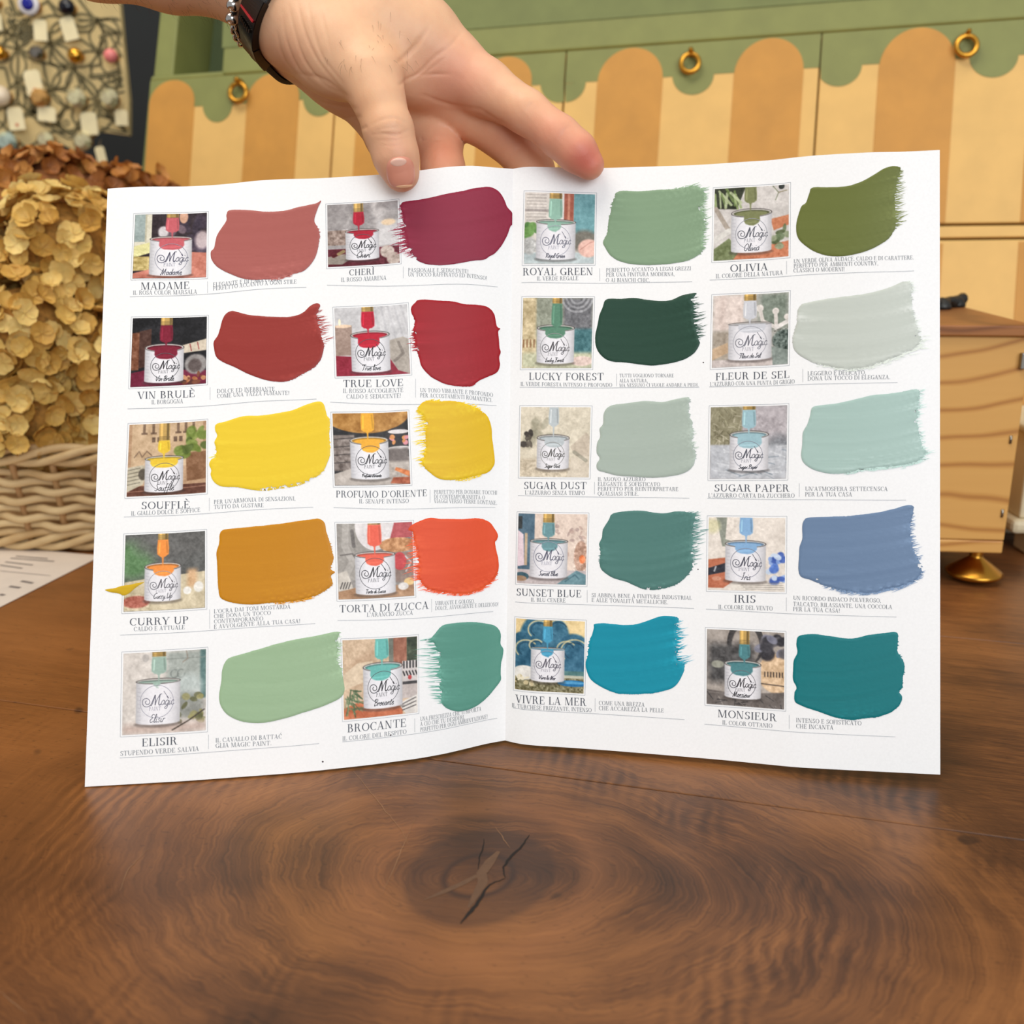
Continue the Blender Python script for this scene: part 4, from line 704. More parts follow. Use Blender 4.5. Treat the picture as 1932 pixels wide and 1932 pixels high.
for ci, (pg, fr, titles, subs, descs, dv, rl, fn, bgc, cn, br, dr, lg, pc, nm, ny, dk, cc) in enumerate(CELLS):
    ink = Ink(pg)
    fr = np.array(fr).reshape(4, 2); c = fr.mean(0)
    for i in range(4): ink.line([tuple(fr[i]), tuple(fr[(i+1) % 4])], .7, (176, 180, 186))
    for tx in titles: ink.text(*tx, D1)
    for tx in subs: ink.text(*tx, D2, .05)
    for tx in descs: ink.text(*tx, D2, .05)
    ink.line([(dv[0], dv[1]), (dv[0], dv[2])], .7, (176, 180, 186)); ink.line([rl[:2], rl[2:]], .8, (170, 174, 180))
    o = ink.build('caption'); o['label'] = 'grey serif lettering and thin rules'
    inn = c+(fr-c)*.958; q = uv(pg, inn[:, 0], inn[:, 1])
    def loc(P, q=q):
        x, y = P[..., 0:1], P[..., 1:2]; return (q[0]*(1-x)+q[1]*x)*(1-y)+(q[3]*(1-x)+q[2]*x)*y
    p = Pic(bgc, ci+3); fn(p); p.mott(9, 11); p.mott(8, 38); p.can(*cn, pc, dr); p.brush(*br, cn[2], pc)
    p.mott(5, 44); p.a = np.clip(p.a, 0, 255)
    UVg = loc(np.stack([gx, gy], -1)).reshape(-1, 2)
    V = surf(pg, UVg[:, 0], UVg[:, 1], .00010); idx = np.arange(NG*NG).reshape(NG, NG)
    F = np.stack([idx[:-1, :-1], idx[1:, :-1], idx[1:, 1:], idx[:-1, 1:]], -1).reshape(-1, 4)
    ink = Ink(pg); logo(ink, loc, lg[0], lg[1], lg[2], nm, ny, dk, cc)
    o = ink.build('printed_photo', (V, lin(p.a.reshape(-1, 3)), F)); o['label'] = 'small printed picture of a paint tin and dripping brush'

for pg, x, y, r in (('L', 609, 1437, 1.8), ('L', 737, 1387, 1.6), ('R', 1327, 684, 1.3), ('R', 1317, 1074, 1.2)):   # stray specks
    ink = Ink(pg); q = uv(pg, [x+r*math.cos(a) for a in np.linspace(0, 5.5, 8)], [y+r*math.sin(a) for a in np.linspace(0, 5.5, 8)]); ink.poly(list(q), (58, 36, 40)); ink.build('paint_speck')

# ---- paint swatches, brushed on: outline points (x, y, raggedness) in crop coordinates
SW = [
 ('L', C1, (170,94,88), 'dusty rose', [(1055,285),(1230,288),(1340,300),(1480,292),(1600,262),(1740,232),(1785,210),(1760,270),(1733,360),(1745,405),(1765,430,3),(1775,500,2),(1755,620),(1715,710),(1650,775),(1560,805,5),(1480,825,6),(1400,840,5),(1280,850,3),(1180,845),(1080,815),(960,755),(900,690),(893,625),(920,590),(940,500),(980,430),(1018,370),(1020,320)]),
 ('L', C2, (142,36,62), 'deep cherry', [(755,215),(900,195),(1060,160),(1200,132),(1330,105),(1430,98),(1500,130),(1545,190),(1575,260),(1605,295),(1625,330),(1628,380),(1615,405),(1600,420),(1575,490),(1530,570),(1480,630),(1430,660),(1390,685),(1300,695),(1200,712),(1080,730),(960,728),(880,710),(820,675,4),(760,620,10),(740,560,14),(725,480,12),(715,400,10),(718,320,6),(705,260,4),(720,230)]),
 ('L', C1, (150,52,46), 'brick red', [(1060,1103),(1110,1112),(1210,1135),(1400,1150),(1550,1148),(1640,1115),(1700,1060),(1750,1040),(1778,1055),(1770,1100,5),(1765,1160,10),(1790,1230,12),(1805,1290,12),(1815,1340,8),(1805,1420),(1780,1500),(1720,1570,4),(1620,1625,4),(1540,1665,4),(1450,1677),(1330,1660),(1200,1615),(1080,1555),(980,1510),(935,1470),(918,1400),(918,1350),(950,1300),(965,1250),(985,1180),(1015,1125)]),
 ('L', C2, (158,22,34), 'bright red', [(860,1012),(960,1012),(1060,1020),(1140,1025),(1220,1045),(1350,1055),(1420,1075),(1470,1130),(1490,1225),(1518,1245),(1500,1270),(1508,1340),(1512,1400),(1522,1435),(1510,1480),(1515,1540),(1490,1600),(1420,1635),(1350,1665),(1290,1710,4),(1200,1712,4),(1100,1700),(1000,1660),(930,1610),(880,1550),(860,1480),(825,1400,6),(810,1300,6),(808,1250,4),(822,1180,3),(798,1110),(800,1070),(830,1035)]),
 ('R', C3, (132,158,128), 'sage green', [(965,135,2),(1100,140),(1300,125,2),(1450,118,6),(1580,95,10),(1660,130,8),(1665,200,6),(1650,270,8),(1665,380,6),(1665,480,6),(1650,560,6),(1660,620,5),(1610,680,3),(1520,725),(1400,750),(1250,762),(1080,760),(950,735),(870,690),(820,620),(800,570),(830,500,2),(845,400),(855,340,2),(870,250,4),(895,190,3),(905,155)]),
 ('R', C3, (36,68,54), 'dark forest green', [(830,1055),(950,1050),(1060,1042),(1180,1060),(1290,1070),(1380,1060),(1470,1020),(1590,1003),(1560,1060,8),(1580,1120,10),(1580,1200,10),(1600,1290,10),(1615,1370,8),(1620,1430),(1590,1490),(1540,1535),(1470,1570),(1350,1600),(1230,1615),(1120,1608),(1000,1590),(900,1585),(820,1560),(760,1500),(735,1430),(735,1340),(755,1260),(765,1195),(795,1120)]),
 ('R', C4, (104,112,54), 'olive green', [(860,298),(1000,295),(1130,285),(1210,260),(1300,215),(1400,155),(1470,135),(1530,152,3),(1520,220,10),(1510,300,12),(1500,400,12),(1510,480,12),(1505,560,10),(1480,620,3),(1440,680),(1380,725),(1280,775),(1170,805),(1060,820),(950,810),(850,770),(770,710),(738,650),(735,580),(750,510),(775,440),(810,410),(835,340)]),
 ('R', C4, (196,202,194), 'pale grey', [(800,1175),(950,1145),(1100,1125),(1250,1105),(1380,1075),(1480,1040),(1560,1010,3),(1610,1030,6),(1615,1120,4),(1620,1220,4),(1640,1300,5),(1670,1390,6),(1690,1440,10),(1670,1500,12),(1600,1545,14),(1500,1590,14),(1400,1625,12),(1300,1660,10),(1200,1675,8),(1080,1675,6),(980,1655,5),(880,1635,4),(790,1590),(720,1530),(705,1450,2),(720,1370,4),(740,1290,4),(745,1230),(770,1190)]),
 ('L', C5, (236,202,48), 'lemon yellow', [(920,243),(1000,220),(1120,182),(1250,178),(1380,160),(1500,135),(1600,95),(1690,70),(1730,85),(1750,140),(1760,180),(1785,220,2),(1780,330,2),(1785,460,2),(1765,530),(1730,600,3),(1640,670,4),(1540,710,4),(1420,730,4),(1290,748,4),(1180,740),(1080,722),(960,715),(900,680),(875,630),(880,590),(865,550),(880,510),(905,490,6),(915,430,2),(905,380),(925,330),(910,290)]),
 ('L', C5, (196,130,14), 'ochre', [(1000,1040),(1100,1030),(1250,1015),(1400,1000),(1530,980),(1650,965),(1700,963),(1740,990),(1755,1060),(1780,1130,3),(1800,1200,3),(1815,1260,3),(1790,1340,3),(1820,1365),(1790,1395),(1805,1450,3),(1760,1500,3),(1690,1540,4),(1600,1570,6),(1480,1590,6),(1350,1600,4),(1200,1612),(1100,1608),(1010,1590),(950,1560),(935,1500),(928,1400),(925,1300),(920,1220),(940,1150),(945,1080),(965,1050)]),
 ('L', C6, (226,184,28), 'mustard yellow', [(900,68,3),(980,72,6),(1080,68),(1180,80,4),(1270,115,6),(1340,145,4),(1390,200),(1415,280),(1420,350),(1430,430),(1442,540),(1430,590),(1390,635),(1300,665,6),(1180,690,5),(1080,698,3),(990,680),(920,630),(870,590,4),(855,545,8),(880,480,8),(875,400,10),(875,320,10),(865,240,14),(850,180,10),(822,145,5),(860,90)]),
 ('L', C6, (224,80,40), 'pumpkin orange', [(850,1020),(930,995),(1010,1003),(1100,1005),(1200,1005),(1320,1000,3),(1400,1030),(1440,1080),(1468,1130),(1460,1170),(1445,1190),(1455,1260),(1470,1320),(1472,1400),(1450,1470,4),(1380,1540,8),(1280,1585,8),(1180,1600,8),(1060,1590,6),(960,1575,6),(880,1545,8),(840,1490,8),(820,1420,14),(815,1340,14),(800,1260,14),(795,1180,8),(790,1110,3),(750,1090,4),(790,1050)]),
 ('R', C7, (170,183,173), 'grey green', [(900,105),(1030,90),(1150,75),(1300,82),(1400,62),(1530,45,3),(1530,120,4),(1535,200,4),(1560,260,3),(1560,350,5),(1565,450,5),(1590,510,4),(1580,590,3),(1540,650),(1470,690),(1350,715),(1200,725),(1050,715),(920,705),(820,680),(755,660),(745,610),(770,560),(745,510),(750,430),(775,375),(770,310),(800,265),(805,180),(840,130)]),
 ('R', C7, (80,124,118), 'grey teal', [(880,1030),(1000,1008),(1130,1003),(1230,1020),(1330,1025),(1430,1008),(1540,1020,6),(1600,1040,10),(1590,1120,12),(1580,1220,14),(1570,1320,12),(1565,1410,8),(1560,1480,3),(1520,1550,3),(1440,1620,3),(1350,1655,3),(1250,1675,4),(1150,1670,3),(1070,1640),(990,1605),(900,1580),(820,1535),(775,1480),(768,1400,4),(770,1330,3),(765,1285),(790,1230),(800,1160),(850,1080)]),
 ('R', C8, (168,194,187), 'pale aqua', [(940,182),(1080,165),(1200,140),(1340,105),(1450,95),(1560,80,2),(1660,60,3),(1720,70,6),(1710,160,8),(1705,260,6),(1710,360,6),(1730,460,6),(1765,550,8),(1700,610,10),(1600,635,10),(1450,650,10),(1300,665,8),(1180,690,5),(1080,702,3),(980,690),(890,660),(830,615),(812,560),(820,480),(825,390),(860,320),(880,260),(895,200)]),
 ('R', C8, (106,130,162), 'denim blue', [(870,1032),(960,1028),(1150,1022,3),(1250,1012),(1380,995),(1500,970),(1600,942),(1640,938),(1668,955,3),(1660,1040,5),(1650,1130,8),(1665,1230,8),(1690,1320,6),(1720,1380,4),(1730,1450,5),(1690,1510,8),(1600,1550,12),(1480,1580,12),(1350,1605,8),(1240,1605,10),(1140,1590,8),(1050,1570,6),(960,1540,4),(880,1505),(810,1480),(790,1420),(795,1330),(800,1260),(820,1190),(820,1090),(840,1045)]),
 ('L', C9, (154,182,146), 'light sage green', [(1110,385),(1250,345),(1400,300),(1550,262),(1700,235),(1888,200,2),(1885,260,6),(1890,330,6),(1885,400,6),(1910,470,4),(1925,560),(1930,640),(1890,690),(1780,740),(1650,785),(1500,830),(1380,858),(1280,865),(1170,850),(1080,805),(1030,740),(1018,660),(1035,560),(1040,480),(1065,420)]),
 ('L', C10, (88,148,132), 'sea green', [(1210,152),(1330,125),(1500,118),(1620,130),(1700,150),(1745,195),(1757,240),(1755,320),(1780,370),(1775,440),(1760,500),(1755,600),(1755,660),(1700,740),(1620,830),(1530,900),(1440,940),(1350,952),(1270,930),(1200,880,4),(1160,800,18),(1165,700,18),(1150,600,20),(1150,500,18),(1130,400,18),(1110,330,14),(1085,290,8),(1140,230)]),
 ('R', C11, (14,142,166), 'bright turquoise', [(850,235),(950,228),(1100,243),(1220,238),(1340,205),(1450,168),(1530,158),(1640,180,3),(1635,260,8),(1630,380,12),(1640,500,12),(1645,590,12),(1700,610,6),(1680,690),(1640,770),(1580,830),(1500,860),(1400,880,3),(1280,890,3),(1150,890,3),(1050,880,3),(950,840),(870,795),(810,745),(780,680),(768,600),(785,520,3),(800,400,3),(825,340),(845,270)]),
 ('R', C12, (8,116,122), 'dark teal', [(820,195),(920,182),(1030,195),(1150,213),(1240,212),(1340,188),(1450,175),(1545,170),(1555,240,2),(1555,310,3),(1590,370,3),(1605,430,2),(1595,500,3),(1590,580,3),(1565,610,2),(1585,650),(1570,710,3),(1500,765),(1400,800,3),(1310,810,4),(1210,822,4),(1120,810,4),(1050,790),(950,755),(850,720),(790,685),(785,620),(800,580),(775,520),(775,450),(780,380),(805,320),(800,250)]),
 ('L', C5, (206,168,30), 'thin mustard smear', [(75,1500),(140,1490),(200,1472),(260,1462),(320,1450),(372,1442),(330,1470),(300,1490),(260,1525),(215,1545),(180,1530),(130,1522),(95,1512)]),
]
def pt_in(P, poly):
    ins = np.zeros(len(P), bool)
    for a, b in zip(poly, np.roll(poly, -1, 0)):
        if a[1] == b[1]: continue
        ins ^= ((a[1] > P[:, 1]) != (b[1] > P[:, 1])) & (P[:, 0] < (b[0]-a[0])*(P[:, 1]-a[1])/(b[1]-a[1])+a[0])
    return ins
def edge_dist(P, poly):
    d = np.full(len(P), 1e9)
    for a, b in zip(poly, np.roll(poly, -1, 0)):
        e = b-a; t = np.clip(((P-a) @ e)/(e @ e+1e-12), 0, 1); d = np.minimum(d, np.linalg.norm(P-a-t[:, None]*e, axis=1))
    return d
for si, (pg, cr, colr, cname, pts) in enumerate(SW):
    r2 = np.random.default_rng(100+si)
    A = np.array([(p[0]*cr[2]+cr[0], p[1]*cr[2]+cr[1], p[2] if len(p) > 2 else 0) for p in pts])
    Q = np.r_[A[-1:], A, A[:2]]; out = []
    for i in range(len(A)):
        p0, p1, p2, p3 = Q[i:i+4]; n = max(2, int(np.hypot(*(p2-p1)[:2])/1.5))
        for t in np.arange(n)/n: out.append(.5*(2*p1+(p2-p0)*t+(2*p0-5*p1+4*p2-p3)*t*t+(3*p1-p0-3*p2+p3)*t**3))
    O = np.array(out); O[:, 2] = np.clip(O[:, 2], 0, 20); cen = O[:, :2].mean(0)
    dirx = np.sign(O[:, 0]-cen[0]); k = len(O)
    sp = r2.random(k)**1.6; sp[1::2] *= .25; low = np.convolve(r2.random(k+8)-.5, np.ones(9)/9, 'valid')
    O2 = O[:, :2].copy()
    O2[:, 0] += dirx*(sp*1.5-.55)*O[:, 2]+low*1.5; O2[:, 1] += (r2.random(k)-.5)*(.25*O[:, 2]+.2)+np.convolve(r2.random(k+8)-.5, np.ones(9)/9, 'valid')*1.5
    if pg == 'L': O2[:, 0] = np.minimum(O2[:, 0], 967.5)
    # interior grid in pixels, thickened where the brush left ridges
    st = 3.0; X, Y = np.meshgrid(np.arange(O2[:, 0].min(), O2[:, 0].max(), st), np.arange(O2[:, 1].min(), O2[:, 1].max(), st))
    I = np.c_[X.ravel(), Y.ravel()]+r2.normal(0, .25, (X.size, 2))
    I = I[pt_in(I, O2)]; I = I[edge_dist(I, O2) > 1.3]
    vs = [Vector(map(float, p)) for p in np.r_[O2, I]]
    V2, E2, F2, *_ = delaunay_2d_cdt(vs, [(i, (i+1) % k) for i in range(k)], [], 1, 1e-5)
    V2 = np.array([tuple(v) for v in V2]); ed = edge_dist(V2, O2)
    hgt = (O2[:, 1].max()-O2[:, 1].min()); wdt = O2[:, 0].max()-O2[:, 0].min()
    xr = (V2[:, 0]-cen[0])/wdt; base = V2[:, 1]+xr*xr*hgt*.35*(1 if si % 3 else .6)+xr*hgt*.16*(1 if V2[:, 0].mean() < 1e9 else 0)
    tab = r2.normal(0, 1, 900); tab2 = np.convolve(r2.normal(0, 1, 908), np.ones(9)/3, 'valid')
    yy = (base-base.min()); strk = np.interp(yy*1.1, np.arange(900), tab)*.5+np.interp(yy*.9, np.arange(900), tab2)*.5
    patch = .5+.5*np.sin(V2[:, 0]*.021+si)*np.sin(V2[:, 1]*.03+si*2)
    ragm = O[:, 2]; near = np.zeros(len(V2))
    if ragm.max() > 4:
        rp = O2[ragm > 3.5]
        for i0 in range(0, len(V2), 4000): near[i0:i0+4000] = np.exp(-np.min(np.linalg.norm(V2[i0:i0+4000, None]-rp[None], axis=2), 1)/16)
    relief = strk*(.25+.5*patch+1.2*near)
    off = .00016+np.clip(ed/2.5, 0, 1)*.00024+np.clip(ed/3, 0, 1)*relief*.000020+.00005*np.exp(-((ed-2.5)/1.6)**2)
    W = uv(pg, V2[:, 0], V2[:, 1]); V3 = surf(pg, W[:, 0], W[:, 1], off)
    cl = np.array(colr, float); cl = cl+(relief*3.2)[:, None]
    thin = np.clip(near*np.clip(strk, 0, 2)*.22, 0, .6)[:, None]; cl = cl*(1-thin)+np.clip(cl*1.25+22, 0, 255)*thin
    gap = near*(.42-.62*strk)+r2.normal(0, .20, len(V2)); Fs = [tuple(f) for f in F2 if not (np.mean(gap[list(f)]) > .92)]   # dry-brush gaps
    Cs = lin(np.clip(cl, 0, 255))
    # single bristle streaks dragged past the ragged ends
    ri = np.where(O[:, 2] > 4.5)[0]
    if len(ri):
        sv_, sc_, tan = [], [], np.gradient(O[:, :2], axis=0)
        for i in r2.choice(ri, int(len(ri)*1.3)):
            Ln = O[i, 2]*r2.uniform(.5, 1.7); wd = r2.uniform(.35, .95); horiz = abs(tan[i, 1]) > abs(tan[i, 0])*.6
            dv = np.array([dirx[i], r2.uniform(-.45, -.05)*dirx[i] if si != 17 else r2.uniform(-.1, .2)]) if horiz else np.array([.95, r2.uniform(-.4, -.15)])*r2.choice([-1, 1])
            st0 = O2[i]-dv*3+(0 if horiz else np.array([0, r2.uniform(-2, 3)])); nrmv = np.array([-dv[1], dv[0]])/np.hypot(*dv)
            for u in np.linspace(0, 1, 5):
                for sg in (-1, 1): sv_.append(st0+dv*(3+Ln)*u+nrmv*sg*wd*(1-u)**.7)
                sc_ += [np.clip(np.array(colr)*1.12+14, 0, 255)]*2
        sv_ = np.array(sv_); sv_[:, 0] = np.minimum(sv_[:, 0], 967.5) if pg == 'L' else sv_[:, 0]
        Ws = uv(pg, sv_[:, 0], sv_[:, 1]); b0 = len(V3); V3 = np.r_[V3, surf(pg, Ws[:, 0], Ws[:, 1], .00020)]; Cs = np.r_[Cs, lin(np.array(sc_))]
        for k0 in range(0, len(sv_), 10): Fs += [(b0+k0+2*j, b0+k0+2*j+2, b0+k0+2*j+3, b0+k0+2*j+1) for j in range(4)]
    me = mesh('paint_swatch', V3, Fs, Cs)
    bm = bmesh.new(); bm.from_mesh(me); bmesh.ops.recalc_face_normals(bm, faces=bm.faces); bm.to_mesh(me); bm.free()
    o = link('paint_swatch' if si < 20 else 'paint_smear', me, M['paint'], None, True); parent_keep(o, bro)
    o['label'] = cname+' paint '+('swatch' if si < 20 else 'at the left margin')
# ------------------------------------------------------------------ hand and forearm: one smooth-blended surface
def page_depth(pg, x, y):
    w = uv(pg, np.array([x]), np.array([y])); return float(((sraw(pg, w[:, 0], w[:, 1])-CAM) @ FWD)[0])
dT = page_depth('L', 757., 345.); dI = page_depth('R', 1110., 330.); dS = page_depth('L', 900., 330.); dM = page_depth('R', 1020., 345.)
def cp(px, py, d): return np.array([(px-966)/FPX*d, -(py-966)/FPX*d, d])      # camera-frame point
def chain(*j): return [(cp(x, y, d), r) for x, y, d, r in j]
PALM = [chain((-560, -330, dS+.10, .044), (180, -114, dS+.035, .0292), (330, -84, dS+.028, .0274), (430, -68, dS+.024, .0250)),
        chain((430, -68, dS+.024, .0250), (505, -14, dS+.022, .0225), (585, 42, dS+.020, .0245)),
        chain((575, 25, dS+.014, .0260), (720, 60, dS+.010, .0265), (852, 125, dS+.012, .0165)),
        chain((690, 20, dS+.014, .0270), (785, 78, dS+.012, .0235)),
        chain((575, 45, dS+.026, .0240), (835, 185, dS+.030, .0155)),
        chain((562, 55, dS+.034, .0210), (790, 215, dS+.042, .0140)),
        chain((535, 34, dS+.030, .0195), (645, 142, dS+.046, .0185), (708, 220, dS+.050, .0118))]
THENAR = [chain((560, 45, dS+.004, .0230), (640, 95, dS-.002, .0220), (700, 146, dT-.009, .0146))]
WEB = [chain((690, 120, dT-.002, .0120), (775, 150, dS+.010, .0110), (850, 160, dS+.016, .0120))]
THUMB = chain((701, 148, dT-.009, .0142), (715, 190, dT-.0125, .0124), (733, 246, dT-.0145, .0119), (747, 295, dT-.0128, .0109), (757, 327, dT-.0106, .0091))
FINGERS = [chain((852, 125, dS+.012, .0165), (915, 165, dS+.008, .0140), (993, 211, dS-.002, .0107), (1056, 258, dI-.0085, .0101), (1088, 286, dI-.0095, .0098), (1112, 311, dI-.0088, .0076)),
           chain((835, 185, dS+.030, .0155), (945, 250, dS+.024, .0125), (1006, 318, dM+.018, .0105), (1030, 365, dM+.014, .0090)),
           chain((790, 215, dS+.042, .0140), (829, 262, dS+.034, .0126), (836, 320, dS+.024, .0112), (836, 365, dS+.018, .0090)),
           chain((708, 220, dS+.050, .0118), (724, 262, dS+.046, .0098), (754, 330, dS+.034, .0090), (766, 365, dS+.026, .0080))]
def d_chain(P, ch, k=.003):
    D = None
    for (a, ra), (b, rb) in zip(ch, ch[1:]):
        e = b-a; t = np.clip(((P-a) @ e)/(e @ e), 0, 1); d = np.linalg.norm(P-a-t[..., None]*e, axis=-1)-(ra+(rb-ra)*t)
        D = d if D is None else smin(D, d, k)
    return D
def smin(a, b, k):
    h = np.clip(.5+.5*(b-a)/k, 0, 1); return b*(1-h)+a*h-k*h*(1-h)
def sdf(P):
    D = None
    for c in PALM: d = d_chain(P, c, .008); D = d if D is None else smin(D, d, .011)
    D = smin(D, d_chain(P, THENAR[0], .01), .010)
    B = smin(D, d_chain(P, WEB[0], .006), .010)
    E = smin(B, d_chain(P, THUMB, .004), .007)
    for f in FINGERS: E = np.minimum(E, smin(B, d_chain(P, f, .004), .006))
    return E
def march(px, py, d0=.44, n=30):                          # first skin point seen at a pixel
    px = np.atleast_1d(np.asarray(px, float)); py = np.atleast_1d(np.asarray(py, float))
    r = np.c_[(px-966)/FPX, -(py-966)/FPX, np.ones_like(px)]; L = np.linalg.norm(r, axis=1); t = np.full(len(px), d0)
    for _ in range(n): t = t+.95*sdf(r*t[:, None])/L
    return r*t[:, None]
def cam2w(Q): return CAM+Q[..., 0:1]*RIGHT+Q[..., 1:2]*UP+Q[..., 2:3]*FWD
VX = .0017
allp = np.array([p for ch in PALM+THENAR+WEB+[THUMB]+FINGERS for p, r in ch]); allp = allp[allp[:, 0] > cp(-300, 0, .55)[0]]
lo = allp.min(0)-.034; hi = allp.max(0)+.034; lo[0] = cp(-330, 0, .57)[0]
nn = np.ceil((hi-lo)/VX).astype(int)+1
CO = 6; nc = -(-nn//CO)+1; nn = (nc-1)*CO+1
gc = np.stack(np.meshgrid(*[lo[i]+VX*CO*np.arange(nc[i]) for i in range(3)], indexing='ij'), -1); cf = sdf(gc)
fld = np.repeat(np.repeat(np.repeat(cf, CO, 0), CO, 1), CO, 2)[:nn[0], :nn[1], :nn[2]].astype(np.float32)
cm_ = np.abs(cf)[:-1, :-1, :-1] < VX*CO*2.6
for c_ in (np.abs(cf)[1:, :-1, :-1], np.abs(cf)[1:, 1:, 1:]): cm_ |= c_ < VX*CO*2.0
cells = np.argwhere(cm_); of = np.stack(np.meshgrid(*[np.arange(CO)]*3, indexing='ij'), -1).reshape(-1, 3)
for i0 in range(0, len(cells), 1500):
    ii = (cells[i0:i0+1500, None]*CO+of[None]).reshape(-1, 3); fld[tuple(ii.T)] = sdf(lo+VX*ii)
fld[0] = .02                                               # close the cut end of the arm
def surface_nets(f, lo, h):
    s = f < 0; nx, ny, nz = f.shape
    c = np.zeros((nx-1, ny-1, nz-1), np.int8)
    for a in (0, 1):
        for b in (0, 1):
            for d in (0, 1): c += s[a:nx-1+a, b:ny-1+b, d:nz-1+d]
    act = np.argwhere((c > 0) & (c < 8)); ids = -np.ones(c.shape, np.int64); ids[tuple(act.T)] = np.arange(len(act))
    acc = np.zeros((len(act), 3)); cnt = np.zeros(len(act))
    cor = [(a, b, d) for a in (0, 1) for b in (0, 1) for d in (0, 1)]
    for i in range(8):
        for j in range(i+1, 8):
            A, B = np.array(cor[i]), np.array(cor[j])
            if np.abs(A-B).sum() != 1: continue
            va = f[tuple((act+A).T)]; vb = f[tuple((act+B).T)]; m = (va < 0) != (vb < 0)
            t = np.where(m, va/(va-vb+1e-20), 0); acc += np.where(m[:, None], A+(B-A)*t[:, None], 0); cnt += m
    V = lo+h*(act+acc/cnt[:, None]); F = []
    for ax in range(3):
        sl0 = [slice(None)]*3; sl1 = [slice(None)]*3; sl0[ax] = slice(0, -1); sl1[ax] = slice(1, None)
        a, b = s[tuple(sl0)], s[tuple(sl1)]; e = np.argwhere(a != b); o1, o2 = (ax+1) % 3, (ax+2) % 3
        e = e[(e[:, o1] > 0) & (e[:, o2] > 0) & (e[:, o1] < f.shape[o1]-1) & (e[:, o2] < f.shape[o2]-1)]
        inn = a[tuple(e.T)]; q = []
        for d1, d2 in ((-1, -1), (0, -1), (0, 0), (-1, 0)):
            x = e.copy(); x[:, o1] += d1; x[:, o2] += d2; q.append(ids[tuple(x.T)])
        q = np.stack(q, 1); q[~inn] = q[~inn][:, ::-1]; F.append(q)
    F = np.concatenate(F); F = F[(F >= 0).all(1)]
    return V, F
HV, HF = surface_nets(fld, lo, VX)
# finer mesh, then skin creases pressed in along the normal
tmp = bpy.data.objects.new('tmp', quads_mesh('tmp', HV, HF)); COL.objects.link(tmp)
sb = tmp.modifiers.new('s', 'SUBSURF'); sb.levels = 1; sb.render_levels = 1
dg_ = bpy.context.evaluated_depsgraph_get(); em = tmp.evaluated_get(dg_).to_mesh()
n = len(em.vertices); HV = np.empty(n*3, np.float32); em.vertices.foreach_get('co', HV); HV = HV.reshape(-1, 3).astype(float)
HF = np.empty(len(em.polygons)*4, np.int32); em.loops.foreach_get('vertex_index', HF); HF = HF.reshape(-1, 4)
tmp.evaluated_get(dg_).to_mesh_clear(); bpy.data.objects.remove(tmp)
e = 1e-4
def grad(P):
    g = np.stack([sdf(P+np.eye(3)[i]*e)-sdf(P-np.eye(3)[i]*e) for i in range(3)], -1); return g/(np.linalg.norm(g, axis=1)[:, None]+1e-9)
inb = HV[:, 0] > lo[0]+.004
def vnormals(V, F):
    fn = np.cross(V[F[:, 2]]-V[F[:, 0]], V[F[:, 3]]-V[F[:, 1]]); N = np.zeros_like(V)
    for k in range(4): N += np.stack([np.bincount(F[:, k], fn[:, i], len(V)) for i in range(3)], 1)
    return N/(np.linalg.norm(N, axis=1)[:, None]+1e-12)
NRM = vnormals(HV, HF); dd = sdf(HV)
if (np.sum(NRM*np.array([0, 0, 1.0]), 1) < 0).sum() == 0: pass; HV[inb] -= (NRM*dd[:, None])[inb]; NRM = vnormals(HV, HF)
hx = 966+FPX*HV[:, 0]/HV[:, 2]; hy = 966-FPX*HV[:, 1]/HV[:, 2]; front = (NRM*HV).sum(1) < 0
CREASE = [ # (points, width px, depth m)
 ([(700,236),(720,226),(745,223),(768,232)], 3.0, .0005), ([(702,254),(725,252),(750,254),(770,246)], 3.0, .0006), ([(706,246),(735,241),(765,240)], 2.5, .0003), ([(712,264),(740,266),(768,258)], 2.5, .0003), ([(716,272),(742,276),(764,270)], 2.5, .0002),
 ([(812,48),(790,80),(768,105),(752,116)], 5, .0009), ([(840,92),(815,112),(790,138),(768,150),(755,160)], 4, .0009), ([(838,110),(812,130),(790,148)], 3, .0004), ([(872,60),(848,88),(825,104)], 4, .0004), ([(790,70),(775,92),(756,110)], 3, .0005),
 ([(850,140),(822,140),(798,142)], 4, .0006), ([(800,180),(850,198),(905,206)], 5, .0008), ([(905,205),(930,222),(962,240)], 4, .0006),
 ([(990,218),(1003,196)], 3, .0006), ([(997,222),(1010,203)], 2.5, .0003), ([(1050,272),(1066,246),(1072,240)], 3, .0006), ([(1056,276),(1071,252)], 2.5, .0003),
 ([(858,262),(800,265),(795,262)], 3.5, .0007), ([(960,296),(978,280)], 3, .0004),
 ([(545,10),(556,60),(575,115),(610,158),(652,180)], 4, .0006), ([(560,0),(575,60),(598,112),(640,165)], 4, .0006), ([(580,0),(592,60),(610,110),(648,158)], 4, .0005), ([(532,20),(540,75),(562,128),(600,168)], 4, .0005), ([(602,0),(612,50),(626,105)], 4, .0004), ([(522,60),(535,110),(570,160)], 4, .0005),
 ([(560,140),(610,150),(660,185)], 5, .0007), ([(580,185),(630,200),(672,205)], 5, .0007), ([(630,228),(665,222),(680,220)], 4, .0005), ([(668,248),(690,240)], 4, .0007)]
disp = np.zeros(len(HV))
